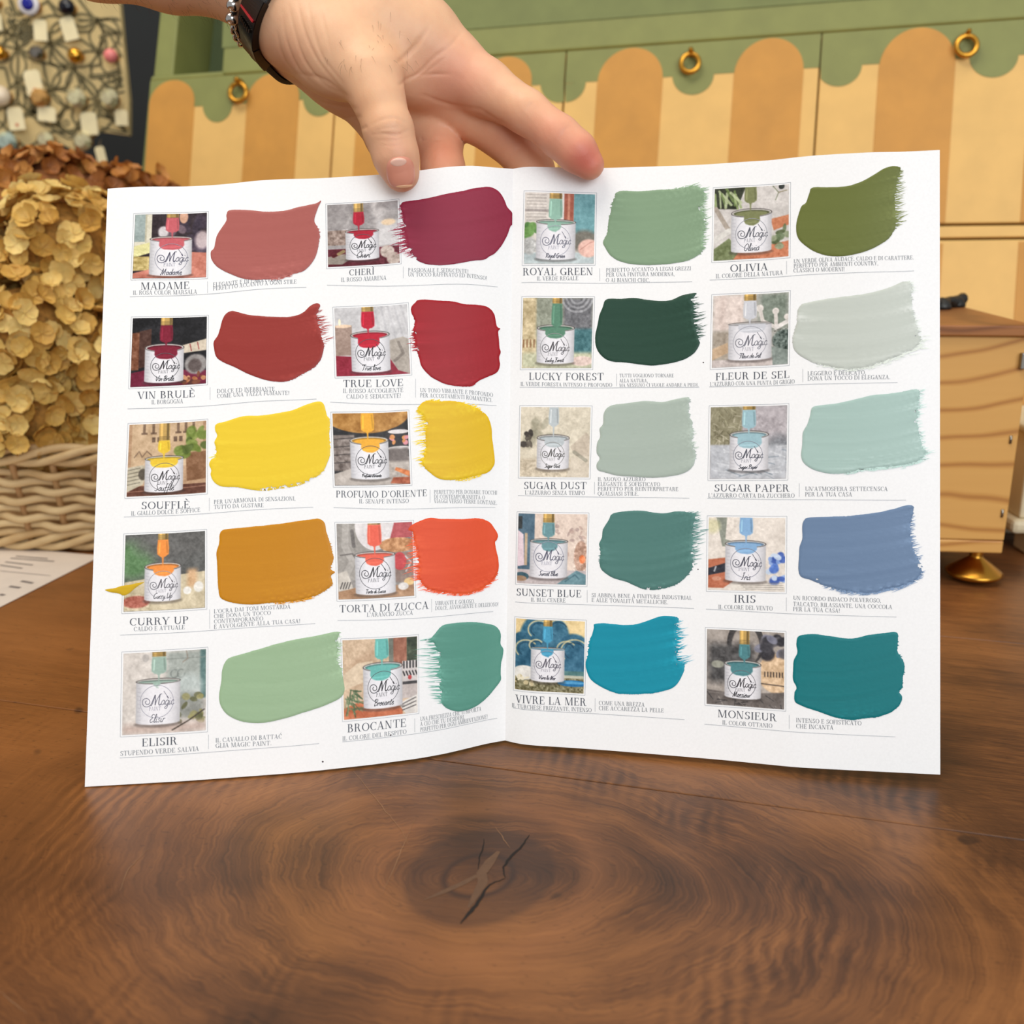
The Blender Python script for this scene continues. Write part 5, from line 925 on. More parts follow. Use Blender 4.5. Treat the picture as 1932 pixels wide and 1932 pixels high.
for pts, w, dp in CREASE:
    p = smooth(pts, 4); dmin = np.full(len(HV), 1e9)
    for a, b in zip(p, p[1:]):
        ex, ey = b-a; t = np.clip(((hx-a[0])*ex+(hy-a[1])*ey)/(ex*ex+ey*ey+1e-9), 0, 1); dmin = np.minimum(dmin, np.hypot(hx-a[0]-t*ex, hy-a[1]-t*ey))
    fade = np.clip(1.15-np.hypot(hx-p[len(p)//2, 0], hy-p[len(p)//2, 1])/(.55*sum(np.hypot(*(b-a)) for a, b in zip(p, p[1:]))+4), .0, 1)
    disp -= np.where(front, fade*dp*.75*np.exp(-(dmin/(w*.8))**2), 0)
HV = HV+NRM*disp[:, None]
# skin tone: warm peach, redder palm and fingertips
tone = np.ones((len(HV), 1))*np.array([[233, 186, 148]], float)
def blush(cx, cy, r, c, al, dlo=-9, dhi=9):
    global tone
    w = al*np.exp(-((hx-cx)**2+(hy-cy)**2)/r**2)*((HV[:, 2] > dlo) & (HV[:, 2] < dhi)); tone = tone*(1-w[:, None])+np.array(c)*w[:, None]
blush(1105, 300, 46, (206, 108, 92), .95); blush(1040, 250, 60, (220, 140, 116), .6); blush(860, 150, 80, (222, 150, 128), .65); blush(835, 290, 50, (226, 142, 112), .7, dS+.01); blush(950, 270, 60, (222, 146, 116), .6)
blush(757, 330, 40, (220, 146, 116), .75); blush(745, 270, 40, (222, 158, 130), .5); blush(660, 215, 60, (214, 154, 112), .6); blush(560, 60, 50, (232, 184, 150), .4); blush(540, 110, 40, (214, 148, 112), .5); blush(300, -40, 220, (206, 156, 122), .9)
def skin():
    t = NT('skin'); a = t.n('VertexColor', layer_name='Col'); f = t.noise(t.pos(), 170, 4)
    f2 = t.noise(t.pos(), 1500, 3)
    c = t.mix(t.math('MULTIPLY', t.math('SUBTRACT', f, .42), .35), a.outputs[0], rgb((196, 116, 92)))
    t.P(Base_Color=c, Roughness=.46, Specular_IOR_Level=.4, Subsurface_Weight=.18, Subsurface_Scale=.004); t.p.inputs['Subsurface Radius'].default_value = (1, .35, .2)
    t.bump(f2, .22, .0003); return t.m
M['skin'] = skin()
hand = link('person', quads_mesh('person', cam2w(HV), HF, lin(np.clip(tone, 0, 255))), M['skin'], None, True)
tag(hand, 'bare forearm and hand of a person gripping the top of the open brochure', 'person')
# thumb nail: a curved plate on the last joint
def patch(name, cx, cy, ax, rx, ry, off, mat, sq=2.6, n=14, bulge=0.0):
    c, s = math.cos(ax), math.sin(ax); V = []; F = []
    rr = np.linspace(0, 1, n)
    for i, r in enumerate(rr):
        for k in range(28):
            a = 2*math.pi*k/28; u = np.sign(math.cos(a))*abs(math.cos(a))**(2/sq)*r*rx; v = np.sign(math.sin(a))*abs(math.sin(a))**(2/sq)*r*ry
            V.append((cx+u*c-v*s, cy+u*s+v*c, r))
    V = np.array(V); Q = march(V[:, 0], V[:, 1]); N = grad(Q); Q = Q+N*(off*(1-V[:, 2]**6))[:, None]
    for i in range(n-1):
        for k in range(28): F.append((i*28+k, i*28+(k+1) % 28, (i+1)*28+(k+1) % 28, (i+1)*28+k))
    return link(name, mesh(name, cam2w(Q), F), mat, hand, True)
M['nail'] = plain('thumb_nail_plate', (226, 152, 128), .28, var=.03, Specular_IOR_Level=.55)
M['lunula'] = plain('nail_moon', (234, 186, 166), .3, var=.02)
M['nailtip'] = plain('nail_free_edge', (230, 178, 138), .3, var=.02)
patch('thumb_nail', 756, 325, -.10, 27, 30, .0009, M['nail'])
patch('nail_moon', 752, 306, -.10, 17, 9, .0011, M['lunula'], sq=2.0)
patch('nail_tip', 762, 350, -.05, 17, 3.2, .0011, M['nailtip'], sq=2.0, n=6)

# ---- wrist wear: strap with steel clasp, and a beaded cord bracelet
wc = cp(488, -8, dS+.021); wa = cp(560, 44, dS+.020)-cp(430, -56, dS+.024); wa /= np.linalg.norm(wa)
we1 = np.cross(wa, [0, 0, 1.0]); we1 /= np.linalg.norm(we1); we2 = np.cross(wa, we1)
def wrist_r(th, s):                                        # skin radius about the wrist axis
    o = wc+wa*s[:, None]; dr = np.cos(th)[:, None]*we1+np.sin(th)[:, None]*we2; r = np.full(len(th), .040)
    for _ in range(16): r = r-.85*sdf(o+dr*r[:, None])
    return o, dr, r
def band(name, th0, th1, s0, s1, h0, h1, mat, parent, n=72, bev=.0008, rnd_=0):
    closed = th1-th0 > 6.2; TH = np.linspace(th0, th1, n, endpoint=not closed); ss = np.array([s0, s0, s0+bev, s1-bev, s1, s1]); hs = np.array([h0, h1-bev, h1, h1, h1-bev, h0])
    V = []
    for s, h in zip(ss, hs):
        o, dr, r = wrist_r(TH, np.full(n, s)); rm = np.convolve(np.r_[r[-4:], r, r[:4]], np.ones(9)/9, 'valid') if closed else r
        V.append(o+dr*(np.maximum(r, rm)+h)[:, None])
    V = np.concatenate(V); F = []; k = len(ss)
    for i in range(n if closed else n-1):
        j = (i+1) % n
        for a in range(k): b = (a+1) % k; F.append((a*n+i, a*n+j, b*n+j, b*n+i))
    if not closed: F += [tuple(a*n for a in range(k)), tuple(a*n+n-1 for a in range(k))[::-1]]
    me = mesh(name, cam2w(V), F); bm = bmesh.new(); bm.from_mesh(me); bmesh.ops.recalc_face_normals(bm, faces=bm.faces); bm.to_mesh(me); bm.free()
    o = link(name, me, mat); parent_keep(o, parent); return o
M['strap'] = plain('black_leather_strap', (24, 23, 24), .62, bump=.5, bscale=900)
M['steel'] = plain('black_steel_clasp', (40, 35, 33), .24, metal=.9, var=.05)
M['steel2'] = plain('brushed_dark_steel', (70, 62, 54), .3, metal=.95, var=.05)
M['red'] = plain('red_enamel', (178, 34, 40), .4)
M['silver'] = plain('polished_silver', (206, 204, 202), .14, metal=1, var=.03)
M['cord'] = plain('black_cord', (22, 22, 24), .7)
def th_of(px, py):
    q = march(np.array([px]), np.array([py]))[0]-wc; return math.atan2(q @ we2, q @ we1), float(q @ wa)
tA, sA = th_of(492, 20); tB, sB = th_of(498, 70)
dirn = 1 if ((tB-tA+math.pi) % (2*math.pi)-math.pi) > 0 else -1
watch = empty('wrist_strap', tuple(cam2w(wc))); tag(watch, 'black strap with dark steel clasp and red stripe around the wrist', 'wristband')
S0, S1 = .0120, .0290
band('strap', 0, 2*math.pi, S0, S1, .0006, .0034, M['strap'], watch)
def arcband(name, t0, t1, s0, s1, h0, h1, mat, par): a, b = sorted((tA+dirn*t0, tA+dirn*t1)); return band(name, a, b, s0, s1, h0, h1, mat, par, 20, .0004)
cl1 = arcband('clasp', -.12, .55, S0-.0006, S1+.0006, .0006, .0056, M['steel'], watch)
cl2 = arcband('clasp_hinge', .58, 1.15, S0-.0006, S1+.0006, .0006, .0052, M['steel2'], watch)
st_ = arcband('red_stripe', .13, .155, S0+.0005, S1-.0012, .0050, .0062, M['red'], watch)
for k in range(7):
    s = S0+.0022+k*.0019; arcband('engraved_letter', .27, .27+(.06 if k % 2 else .045), s, s+.0011, .0050, .0060, M['steel2'], watch)
br = empty('beaded_bracelet', tuple(cam2w(wc-wa*.016))); tag(br, 'black cord bracelet with silver beads and chain links beside the strap', 'bracelet')
def wring(th, s, h): o, d, r = wrist_r(np.atleast_1d(th), np.full(np.size(th), s)); return cam2w(o+d*(r+h)[:, None])
tb0, SB = th_of(446, 30); SB = min(SB, S0-.0055)
TH = np.linspace(0, 2*math.pi, 90, endpoint=False)
m = MB(); m.tube(wring(TH, SB, .0018), .0014, 8, True); parent_keep(m.build('cord', M['cord'], None, True), br)

for k, t in enumerate(tb0+dirn*np.array([-.34, 0, -.75, -1.2])):
    c = wring(t, SB, .0032)[0]; axn = wring(t+.02, SB, .0032)[0]-wring(t-.02, SB, .0032)[0]
    m = MB(); m.lathe([(.0004+.0031*math.sin(math.pi*i/10), -.0031*math.cos(math.pi*i/10)) for i in range(11)], c, axn, 16); parent_keep(m.build('silver_bead', M['silver'], None, True), br)
for k in range(6):
    t = tb0+dirn*(.20+k*.13); c = wring(t, SB, .0030)[0]; axn = wring(t+.02, SB, .003)[0]-wring(t-.02, SB, .003)[0]; axn /= np.linalg.norm(axn)
    nrm = wring(t, SB, .01)[0]-c; nrm /= np.linalg.norm(nrm); sd = np.cross(axn, nrm)
    aa = np.linspace(0, 2*math.pi, 16, endpoint=False); wv_ = nrm if k % 2 else sd
    m = MB(); m.tube([c+axn*math.cos(a)*.0028+wv_*math.sin(a)*.0018 for a in aa], .0007, 6, True); parent_keep(m.build('chain_link', M['silver'], None, True), br)
# short dark hairs on the forearm and hand back
hr = random.Random(5); mm = MB()
vis = np.where(front & (((hx > 60) & (hx < 430) & (hy > -30)) | ((hx > 600) & (hx < 790) & (hy > 20) & (hy < 130) & (HV[:, 2] < dS+.02))))[0]
for i in hr.sample(list(vis), min(120, len(vis))):
    p, nn_ = HV[i], NRM[i]; arm = hx[i] < 450; L = hr.uniform(.003, .006) if arm else hr.uniform(.003, .006)
    d = np.array([hr.uniform(.3, 1), hr.uniform(-.9, -.2), 0]) if arm else np.array([hr.uniform(-.5, .6), -1, 0]); d = d/np.linalg.norm(d)
    q = [p+nn_*(.0001+.0012*math.sin(t*2.2))*1.0+d*L*t for t in np.linspace(0, 1, 5)]
    mm.tube(cam2w(np.array(q)), [.00005, .00005, .00004, .00003, .00001], 3)
M['hair'] = plain('dark_body_hair', (84, 60, 44), .6)
o = mm.build('arm_hair', M['hair']); o.parent = hand; o['kind'] = 'stuff'
# ------------------------------------------------------------------ striped cabinet behind the table things
YAW, LEAN = math.radians(11.5), math.radians(12)
n0 = np.array([-math.sin(YAW), -math.cos(YAW), 0]); CN = n0*math.cos(LEAN)+np.array([0, 0, math.sin(LEAN)])
CB = np.array([.34, .935, 0.0])
def cab(px, py, off=0.0): return on_plane(np.asarray(px, float), np.asarray(py, float), CB+CN*off, CN)
def cpoly(P, off): P = np.asarray(P, float); return cab(P[:, 0], P[:, 1], off)
def topy(x): return 152-.0705*(x-283)
def boty(x): return 421-.012*(x-1850)
def zy(x, z):                                               # pixel row where the cabinet front is z above the table
    a, b = 600., 1300.
    for _ in range(30):
        c = (a+b)/2
        if cab(np.array(float(x)), np.array(c))[2] > z: a = c
        else: b = c
    return a
def shx(x, y, y0): return x-.066*(y-y0)                     # the doors lean a little in the picture plane
M['cream'] = plain('cream_door_paint', (228, 184, 108), .55, var=.02)
M['orange'] = plain('amber_stripe_paint', (202, 144, 62), .55, var=.03)
M['green'] = plain('sage_green_paint', (132, 136, 76), .55, var=.03)
M['green2'] = plain('cabinet_green_paint', (118, 126, 72), .6, var=.04)
M['greend'] = plain('dark_green_paint', (84, 98, 64), .65, var=.05)
M['brass'] = plain('polished_brass', (206, 150, 58), .30, metal=1, var=.04)
M['ivory'] = plain('ivory_base_paint', (226, 212, 178), .5, var=.03)
cabt = empty('striped_cabinet', tuple(cab(np.array(1500.), np.array(900.))*np.array([1, 1, 0])))
tag(cabt, 'cream and amber striped cabinet with a green scalloped valance and brass ring pulls', 'cabinet')
def slab(name, P, front, back, mat, par, bev=0, ax=None):
    m = MB(); m.prism(cpoly(P, front), -(CN if ax is None else ax)*(front-back)); o = m.build(name, mat, None, bevel=bev); par_chain(o, par); return o
def par_chain(o, p):
    o.parent = p
    mw = Matrix.Translation(p.location) if p.type == 'EMPTY' else (Matrix.Translation(p.parent.location) if False else Matrix.Identity(4))
    o.matrix_parent_inverse = mw.inverted() if p.type == 'EMPTY' else Matrix.Identity(4)
    return o
doors = [(283, 636), (636, 1069), (1069, 1551), (1551, 2060)]
arches = [[(281, 366), (466, 564)], [(676, 776), (905, 1003)], [(1128, 1251), (1386, 1517)], [(1660, 1804), (1948, 2050)]]
scal = [[414, 606], [850, 1060], [1073, 1312], [1588, 1880]]
rings = [(449, 174, 19), (868, 152, 20), (1302, 119, 21), (1824, 86, 24)]
for di, (xa, xb) in enumerate(doors):
    xa2, xb2 = xa+1.5, xb-1.5
    ya, yb = topy(xa2), topy(xb2)
    P = [(xa2, ya), (xb2, yb), (shx(xb2, boty(xb2), yb), boty(xb2)), (shx(xa2, boty(xa2), ya), boty(xa2))]
    d = slab('door', P, 0, -.012, M['cream'], cabt, .0012)
    ds = lambda x: 55+(x-370)*.008
    V = [(xa2, ya+.5), (xb2, yb+.5), (shx(xb2, yb+ds(xb), yb), yb+ds(xb)), (shx(xa2, ya+ds(xa), ya), ya+ds(xa))]
    slab('green_valance', V, .0004, -.001, M['green'], d)
    for cx in scal[di]:
        r = .0125*(cx-415)+28; y0 = topy(cx)+ds(cx)-1; q = []
        for a in np.linspace(0, math.pi, 22): q.append((min(max(cx+r*math.cos(a)-.066*ds(cx), shx(xa2, y0, ya)), shx(xb2, y0, yb)), y0+ds(cx)*.6*math.sin(a)-.07*r*math.cos(a)))
        slab('valance_scallop', q, .00045, -.001, M['green'], d)
    for xl, xr in arches[di]:
        r = (xr-xl)/2; cx = (xl+xr)/2; yt = topy(cx)+2; q = []
        for a in np.linspace(0, math.pi, 26): y = yt+r*1.0-r*math.sin(a); q.append((cx+r*math.cos(a)*(1)-.066*(y-yt-50), y-.07*r*math.cos(a)))
        q += [(shx(xl, boty(xl)-2, yt+50), boty(xl)-2), (shx(xr, boty(xr)-2, yt+50), boty(xr)-2)]
        slab('amber_stripe', q, .0009, -.001, M['orange'], d)
    rx, ry, rr = rings[di]; c = cab(np.array(rx), np.array(ry), .006); sc = np.linalg.norm(cab(np.array(rx+1.), np.array(ry), .006)-c)
    e1 = cab(np.array(rx+1.), np.array(ry), .006)-c; e1 /= np.linalg.norm(e1); e2 = np.cross(CN, e1)
    m = MB(); m.tube([c+sc*rr*.8*(math.cos(a)*e1+math.sin(a)*e2) for a in np.linspace(0, 2*math.pi, 32, endpoint=False)], sc*rr*.22, 10, True)
    rg = par_chain(m.build('ring_pull', M['brass'], None, True), d)
    m = MB(); m.lathe([(sc*6, -.006), (sc*6, -.001), (sc*4, .002), (sc*5, .005), (0.0003, .007)], c+e2*sc*rr*1.02, CN, 12); par_chain(m.build('ring_mount', M['brass'], None, True), d)
    # lower drawer front and its rail
    P = [(shx(xa2, boty(xa)+5, ya), boty(xa)+5), (shx(xb2, boty(xb)+5, yb), boty(xb)+5), (shx(xb2, boty(xb)+27, yb), boty(xb)+27), (shx(xa2, boty(xa)+27, ya), boty(xa)+27)]
    slab('rail', P, -.001, -.012, M['cream'], cabt, .001)
    P = [(shx(xa2, boty(xa)+32, ya), boty(xa)+32), (shx(xb2, boty(xb)+32, yb), boty(xb)+32), (shx(xb2, zy(xb2, .05), yb), zy(xb2, .05)), (shx(xa2, zy(xa2, .05), ya), zy(xa2, .05))]
    lw = slab('lower_door', P, 0, -.012, M['cream'], cabt, .0012)
    for xl, xr in arches[di]:
        y0 = boty(xl)+36; slab('amber_stripe', [(shx(xl, y0, yt+50), y0), (shx(xr, y0, yt+50), y0), (shx(xr, zy(xr, .055), yt+50), zy(xr, .055)), (shx(xl, zy(xl, .055), yt+50), zy(xl, .055))], .0009, -.001, M['orange'], lw)
slab('body', [(284, topy(284)+1), (2058, topy(2058)+1), (1990, zy(1990, .048)), (225, zy(225, .048))], -.013, -.26, M['green2'], cabt, 0, n0)
slab('fascia', [(418, topy(418)-2), (2100, topy(2100)-2), (2110, -260), (440, -170)], -.004, -.06, M['green'], cabt, .002)
slab('cornice', [(419, topy(419)-52), (2100, topy(2100)-62), (2110, -262), (430, -172)], -.0032, -.004, M['green2'], cabt)
slab('top_rail', [(284, topy(284)), (420, topy(420)), (420, topy(420)-8), (286, topy(284)-8)], -.002, -.06, M['green'], cabt, .001)
slab('back_panel', [(300, topy(300)+6), (425, topy(425)+6), (450, -180), (318, -180)], -.075, -.09, M['greend'], cabt)
slab('corner_post', [(289, topy(289)-4), (326, topy(326)-4), (356, -180), (322, -180)], -.002, -.09, M['green'], cabt, .002)
slab('plinth', [(225, zy(225, .047)), (1990, zy(1990, .047)), (1985, zy(1985, .012)), (222, zy(222, .012))], .010, -.20, M['ivory'], cabt, .008, n0)
for x in (270, 900, 1480, 1940):
    q = cab(np.array(float(x)), np.array(zy(x, .012)), -.03); m = MB(); m.box((q[0], q[1]+.03, .0101), (.016, .016, .0098), np.c_[(math.cos(YAW), -math.sin(YAW), 0), (math.sin(YAW), math.cos(YAW), 0), (0, 0, 1)])
    par_chain(m.build('foot', M['ivory'], None, bevel=.003), cabt)
# small ivory chest whose edge shows right of the pine box
ic = empty('ivory_chest', (.48, .86, 0)); tag(ic, 'ivory painted chest with a rounded base, at the right picture edge', 'chest')
def ibox(name, c, h, bev): m = MB(); m.box(c, h); o = m.build(name, M['ivory'], None, bevel=bev); parent_keep(o, ic); return o
xi = float(on_plane(np.array(1909.), np.array(1050.), (0, .775, 0), (0, 1., 0))[0])
ibox('body', (xi+.125, .8301, .066), (.118, .0449, .0341), .002); ibox('base_moulding', (xi+.125, .8301, .026), (.125, .0502, .0058), .004); ibox('top_board', (xi+.125, .8301, .1032), (.122, .048, .003), .002)
for sx in (.030, .22):
    for sy in (.80, .86): ibox('foot', (xi+sx, sy, .0101), (.012, .012, .0099), .002)

# ------------------------------------------------------------------ knob display board on the wall
BY = 1.42
def bd(px, py, y=BY): return on_plane(np.asarray(px, float), np.asarray(py, float), (0, y, 0), (0, 1.0, 0))
def bscale(): return float(np.linalg.norm(bd(101., 100.)-bd(100., 100.)))
KS = bscale()
M['board'] = plain('cream_board_paint', (214, 190, 134), .7, var=.05, scale=20)
M['stencil'] = plain('dark_green_stencil', (66, 66, 46), .7, var=.1)
board = empty('knob_display_board', tuple(bd(np.array(120.), np.array(260.))))
tag(board, 'cream board stencilled with dark mandala lines, hung with knobs', 'display board')
out = [(222, -60), (225, 0), (233, 90), (243, 190), (243, 256), (186, 248), (140, 284), (96, 262), (52, 292), (-10, 255), (-150, 262), (-150, -60)]
P = np.array(out, float); m = MB(); m.prism(bd(P[:, 0], P[:, 1]), (0, .012, 0)); parent_keep(m.build('panel', M['board'], None, bevel=.001), board)
m = MB()
def bstroke(pts, w):
    if w > 3.4:
        g_ = np.gradient(smooth(pts, 5), axis=0); nv_ = np.c_[-g_[:, 1], g_[:, 0]]/(np.linalg.norm(g_, axis=1)[:, None]+1e-9); b_ = smooth(pts, 5)
        bstroke2(b_, w*1.25); bstroke2(b_, w*.5, 1)
        for e_ in (pts[0], pts[-1]): bstroke2(np.array([(e_[0]-3, e_[1]-2), (e_[0]+3, e_[1]+2)], float), 4)
        return
    bstroke2(smooth(pts, 5), w)
def bstroke2(q, w, mi=0):
    q = q[(q[:, 0] < 224+.07*q[:, 1])]
    if len(q) < 2: return
    W = bd(q[:, 0], q[:, 1], BY-.0006-.0004*mi); T = np.gradient(W, axis=0); T /= np.linalg.norm(T, axis=1)[:, None]+1e-9; N = np.cross(T, [0, 1, 0])*w*KS/2
    k = len(q); m.add(np.r_[W+N, W-N], [(i, i+1, k+i+1, k+i) for i in range(k-1)], mi)
for pts, w in [([(20,70),(33,95),(33,150),(32,155)],4),([(33,155),(20,165),(10,130),(0,128)],4),([(33,93),(60,112),(92,120),(125,127)],4),([(33,155),(45,175),(48,205)],4),([(95,82),(115,105),(138,127)],4.5),([(95,82),(70,60),(40,75)],4),([(138,127),(108,125),(95,115),(97,82)],4),([(95,82),(120,78),(150,74),(186,100)],4),([(138,127),(160,160),(186,192)],5),([(138,127),(150,165),(120,205),(110,220)],4),([(95,170),(112,155),(110,130),(95,118)],4),([(95,170),(85,140),(82,122)],4),([(95,170),(125,165),(128,158)],4),([(186,192),(178,165),(150,140)],4),([(182,38),(170,58),(140,60)],4),([(182,38),(195,60),(184,98)],4),([(182,38),(165,20),(150,0)],4),([(182,38),(215,35),(228,40)],4),([(182,38),(210,55),(230,62)],4),([(186,98),(200,90),(198,72),(190,70)],4),([(186,98),(190,120),(170,125)],4),([(205,60),(218,85),(228,105)],4),([(215,58),(225,80),(232,92)],3),([(170,145),(200,142),(235,130)],7),([(172,128),(172,145)],4),
  ([(186,192),(205,210),(240,250)],4),([(186,192),(175,215),(180,245)],4),([(50,180),(75,205),(120,245),(138,252),(150,230)],6),([(52,192),(80,225),(130,262),(145,240)],3),([(110,220),(140,180),(145,165)],4),([(10,260),(40,225),(60,200)],5),([(0,230),(30,262),(50,280)],4),([(60,275),(95,250),(120,250)],4),([(20,0),(30,25),(45,20),(55,0)],7),([(16,40),(35,65),(55,35)],6),([(24,40),(34,55),(48,38)],4),([(0,85),(20,70),(30,50)],4),([(60,30),(75,12),(90,5),(110,30),(138,30)],4),([(90,0),(105,15),(120,25)],4),([(150,38),(165,38),(182,38)],4),([(190,150),(210,165),(238,160)],4),([(195,160),(215,175),(240,172)],3),([(200,170),(225,185)],3),([(195,205),(215,225),(235,245)],5),([(200,200),(222,215),(240,232)],4),([(190,240),(220,248),(242,250)],3)]:
    bstroke(pts, w)
for cx, cy, r in [(22, 33, 5), (32, 42, 5), (45, 40, 5), (15, 20, 5), (60, 205, 6), (68, 215, 6), (210, 150, 6), (222, 155, 6), (190, 175, 6), (125, 232, 5), (205, 215, 5)]:
    bstroke([(cx+r*math.cos(a), cy+r*math.sin(a)) for a in np.linspace(0, 6.3, 9)], 2.5)
ND = [(33, 92), (33, 155), (95, 82), (138, 127), (95, 170), (186, 98), (182, 38), (186, 192), (128, 36), (60, 52), (10, 60), (140, 200), (60, 215), (225, 150), (10, 200), (110, 235), (215, 225), (228, 62), (150, 240), (-28, 110), (-25, 25), (-22, 250)]
for i in range(len(ND)):                                    # leaf-shaped net between the star nodes
    for j in range(i+1, len(ND)):
        a, b = np.array(ND[i], float), np.array(ND[j], float); L = np.hypot(*(b-a))
        if L > 74: continue
        nv = np.array([-(b-a)[1], (b-a)[0]])
        for bow in ((-.26, .2) if L > 48 else (.22,)): bstroke([tuple(a), tuple(a*.7+b*.3+nv*bow*.8), tuple((a+b)/2+nv*bow), tuple(a*.3+b*.7+nv*bow*.8), tuple(b)], 3.6)
    for k in range(4): c_, s_2 = math.cos(k*.785), math.sin(k*.785); bstroke2(np.array([(ND[i][0]-7*c_, ND[i][1]-7*s_2), (ND[i][0]+7*c_, ND[i][1]+7*s_2)]), 2.2)
M['stencil2'] = plain('olive_stencil', (142, 128, 86), .7, var=.08)
o = m.build('stencil_pattern', [M['stencil'], M['stencil2']]); parent_keep(o, board)
# knobs: each a little turned or faceted thing on a stem, facing out of the board
def knob(px, py, r, prof, mats, label, n=20, flat=False):
    c = bd(np.array(float(px)), np.array(float(py))); R = r*KS; e = empty('furniture_knob', tuple(c)); tag(e, label, 'knob', 'knobs on the display board')
    m = MB(); m.lathe([(R*.62, .0), (R*.62, .0025), (R*.36, .004), (R*.30, .012)], c, (0, -1, 0), 16); parent_keep(m.build('knob_base', M['brass'], None, True), e)
    m = MB(); m.lathe([(max(a*R, .0001), .010+b*R) for a, b in prof], c, (0, -1, 0), n); parent_keep(m.build('knob_head', mats[0], None, not flat), e)
    if len(mats) > 1: m = MB(); m.lathe([(.60*R, .010+prof[-1][1]*R-.001), (.58*R, .0115+prof[-1][1]*R), (.3*R, .0125+prof[-1][1]*R), (.0001, .0127+prof[-1][1]*R)], c, (0, -1, 0), 20); parent_keep(m.build('knob_inset', mats[1], None, True), e)
    return e
ROUND = [(.3, 0), (.7, .15), (.95, .5), (1, .8), (.9, 1.15), (.62, 1.42), (.3, 1.55), (0, 1.6)]
FACET = [(.4, 0), (1, .55), (.95, .9), (.55, 1.35), (0, 1.4)]; CUP = [(.4, 0), (.8, .3), (1, .7), (.98, 1.0), (.7, 1.05)]
def glassy(name, c, rough=.10): return plain(name, c, rough, metal=.55, var=.12, scale=160, Specular_IOR_Level=.8)
M['k_white'] = plain('white_porcelain', (226, 222, 226), .15, var=.03); M['k_blue'] = plain('cobalt_glaze', (28, 34, 140), .15, var=.1); M['k_black'] = plain('black_glaze', (14, 14, 26), .15)
M['k_gold'] = plain('gold_knob_metal', (224, 164, 62), .2, metal=1); M['k_grey'] = plain('pewter_metal', (150, 144, 136), .28, metal=1); M['k_pink'] = plain('pink_ceramic', (228, 128, 124), .2, var=.12)
M['k_pearl'] = plain('pearl_glaze', (226, 208, 182), .2); M['k_amber'] = glassy('amber_glass', (220, 168, 98)); M['k_cryst'] = glassy('cut_crystal', (240, 222, 178)); M['k_mint'] = glassy('mint_glass', (196, 214, 200))
for a in [(68, 14, 19, CUP, ['k_white', 'k_blue'], 'white porcelain knob with a cobalt blue centre'), (137, 18, 15, ROUND, ['k_black'], 'glossy black knob beside the blue-centred one'), (10, 103, 13, ROUND, ['k_gold'], 'shiny brass knob at the left edge of the board'),
          (79, 104, 14, FACET, ['k_grey'], 'dark pewter knob below the left paper tag'), (152, 108, 14, ROUND, ['k_gold'], 'round gold knob in the middle of the board'), (218, 109, 13, ROUND, ['k_pink'], 'pink ceramic knob at the right edge of the board'),
          (14, 184, 19, ROUND, ['k_pearl'], 'pearly beige knob at the lower left of the board'), (86, 187, 17, FACET, ['k_amber'], 'faceted amber glass knob under a tall tag'), (155, 189, 20, FACET, ['k_cryst'], 'large cut crystal knob above a square tag'),
          (216, 189, 19, FACET, ['k_cryst'], 'cut crystal knob at the lower right edge of the board'), (97, 266, 17, FACET, ['k_cryst'], 'crystal knob just above the brown flowers, left one'), (166, 269, 18, FACET, ['k_cryst'], 'crystal knob below the square tag, above the flowers'), (26, 270, 20, FACET, ['k_mint'], 'mint glass knob at the bottom left of the board'), (-2, 8, 12, FACET, ['k_mint'], 'mint glass knob cut by the top left picture corner')]:
    knob(a[0], a[1], a[2], a[3], [M[x] for x in a[4]], a[5], 10 if a[3] is FACET else 20, a[3] is FACET)
M['tag'] = plain('cream_card', (244, 230, 186), .7, var=.03); M['tagdot'] = plain('red_dot_print', (206, 128, 92), .7); M['string'] = plain('thread', (150, 130, 96), .8)
for px, py, w, h, rot, dot, lab in [(76, 57, 25, 36, .05, 0, 'small grey-cream tag under the blue-centred knob'), (130, 54, 27, 40, -.22, 0, 'cream tag hanging tilted under the black knob'), (63, 156, 31, 44, -.12, 1, 'tall cream tag with a red dot, above the amber knob'), (30, 224, 30, 40, -.08, 1, 'cream tag with a red dot below the pearly knob'),
                                 (88, 215, 34, 26, .12, 0, 'wide cream tag under the amber knob'), (168, 233, 31, 40, -.02, 0, 'square cream tag under the large crystal knob'), (-2, 42, 10, 28, 0, 0, 'cream tag cut by the left picture edge'), (190, 292, 18, 30, -.15, 0, 'cream tag low beside the brown flowers'), (229, 222, 24, 28, .02, 0, 'pale tag at the bottom right corner of the board')]:
    c = bd(np.array(float(px)), np.array(float(py)), BY-.016); u = np.array([math.cos(rot), 0, -math.sin(rot)]); v = np.array([math.sin(rot), 0, math.cos(rot)])
    e = empty('price_tag', tuple(c)); tag(e, lab, 'tag', 'paper tags on the display board'); W, H = w*KS/2, h*KS/2
    m = MB(); m.prism([c-u*W*.7+v*H, c+u*W*.7+v*H, c+u*W+v*H*.75, c+u*W-v*H, c-u*W-v*H, c-u*W+v*H*.75], (0, .0006, 0)); parent_keep(m.build('card', M['tag']), e)
    m = MB(); m.tube([c+v*H, c+v*H*1.25+np.array([0, .006, .002]), c+v*H*1.5+np.array([0, .012, .004])], .0004, 5); parent_keep(m.build('thread', M['string']), e)
    if dot: m = MB(); m.lathe([(.0022, 0), (.0022, .0003)], c-v*H*.55+np.array([0, -.0002, 0]), (0, -1, 0), 14); parent_keep(m.build('red_dot', M['tagdot']), e)

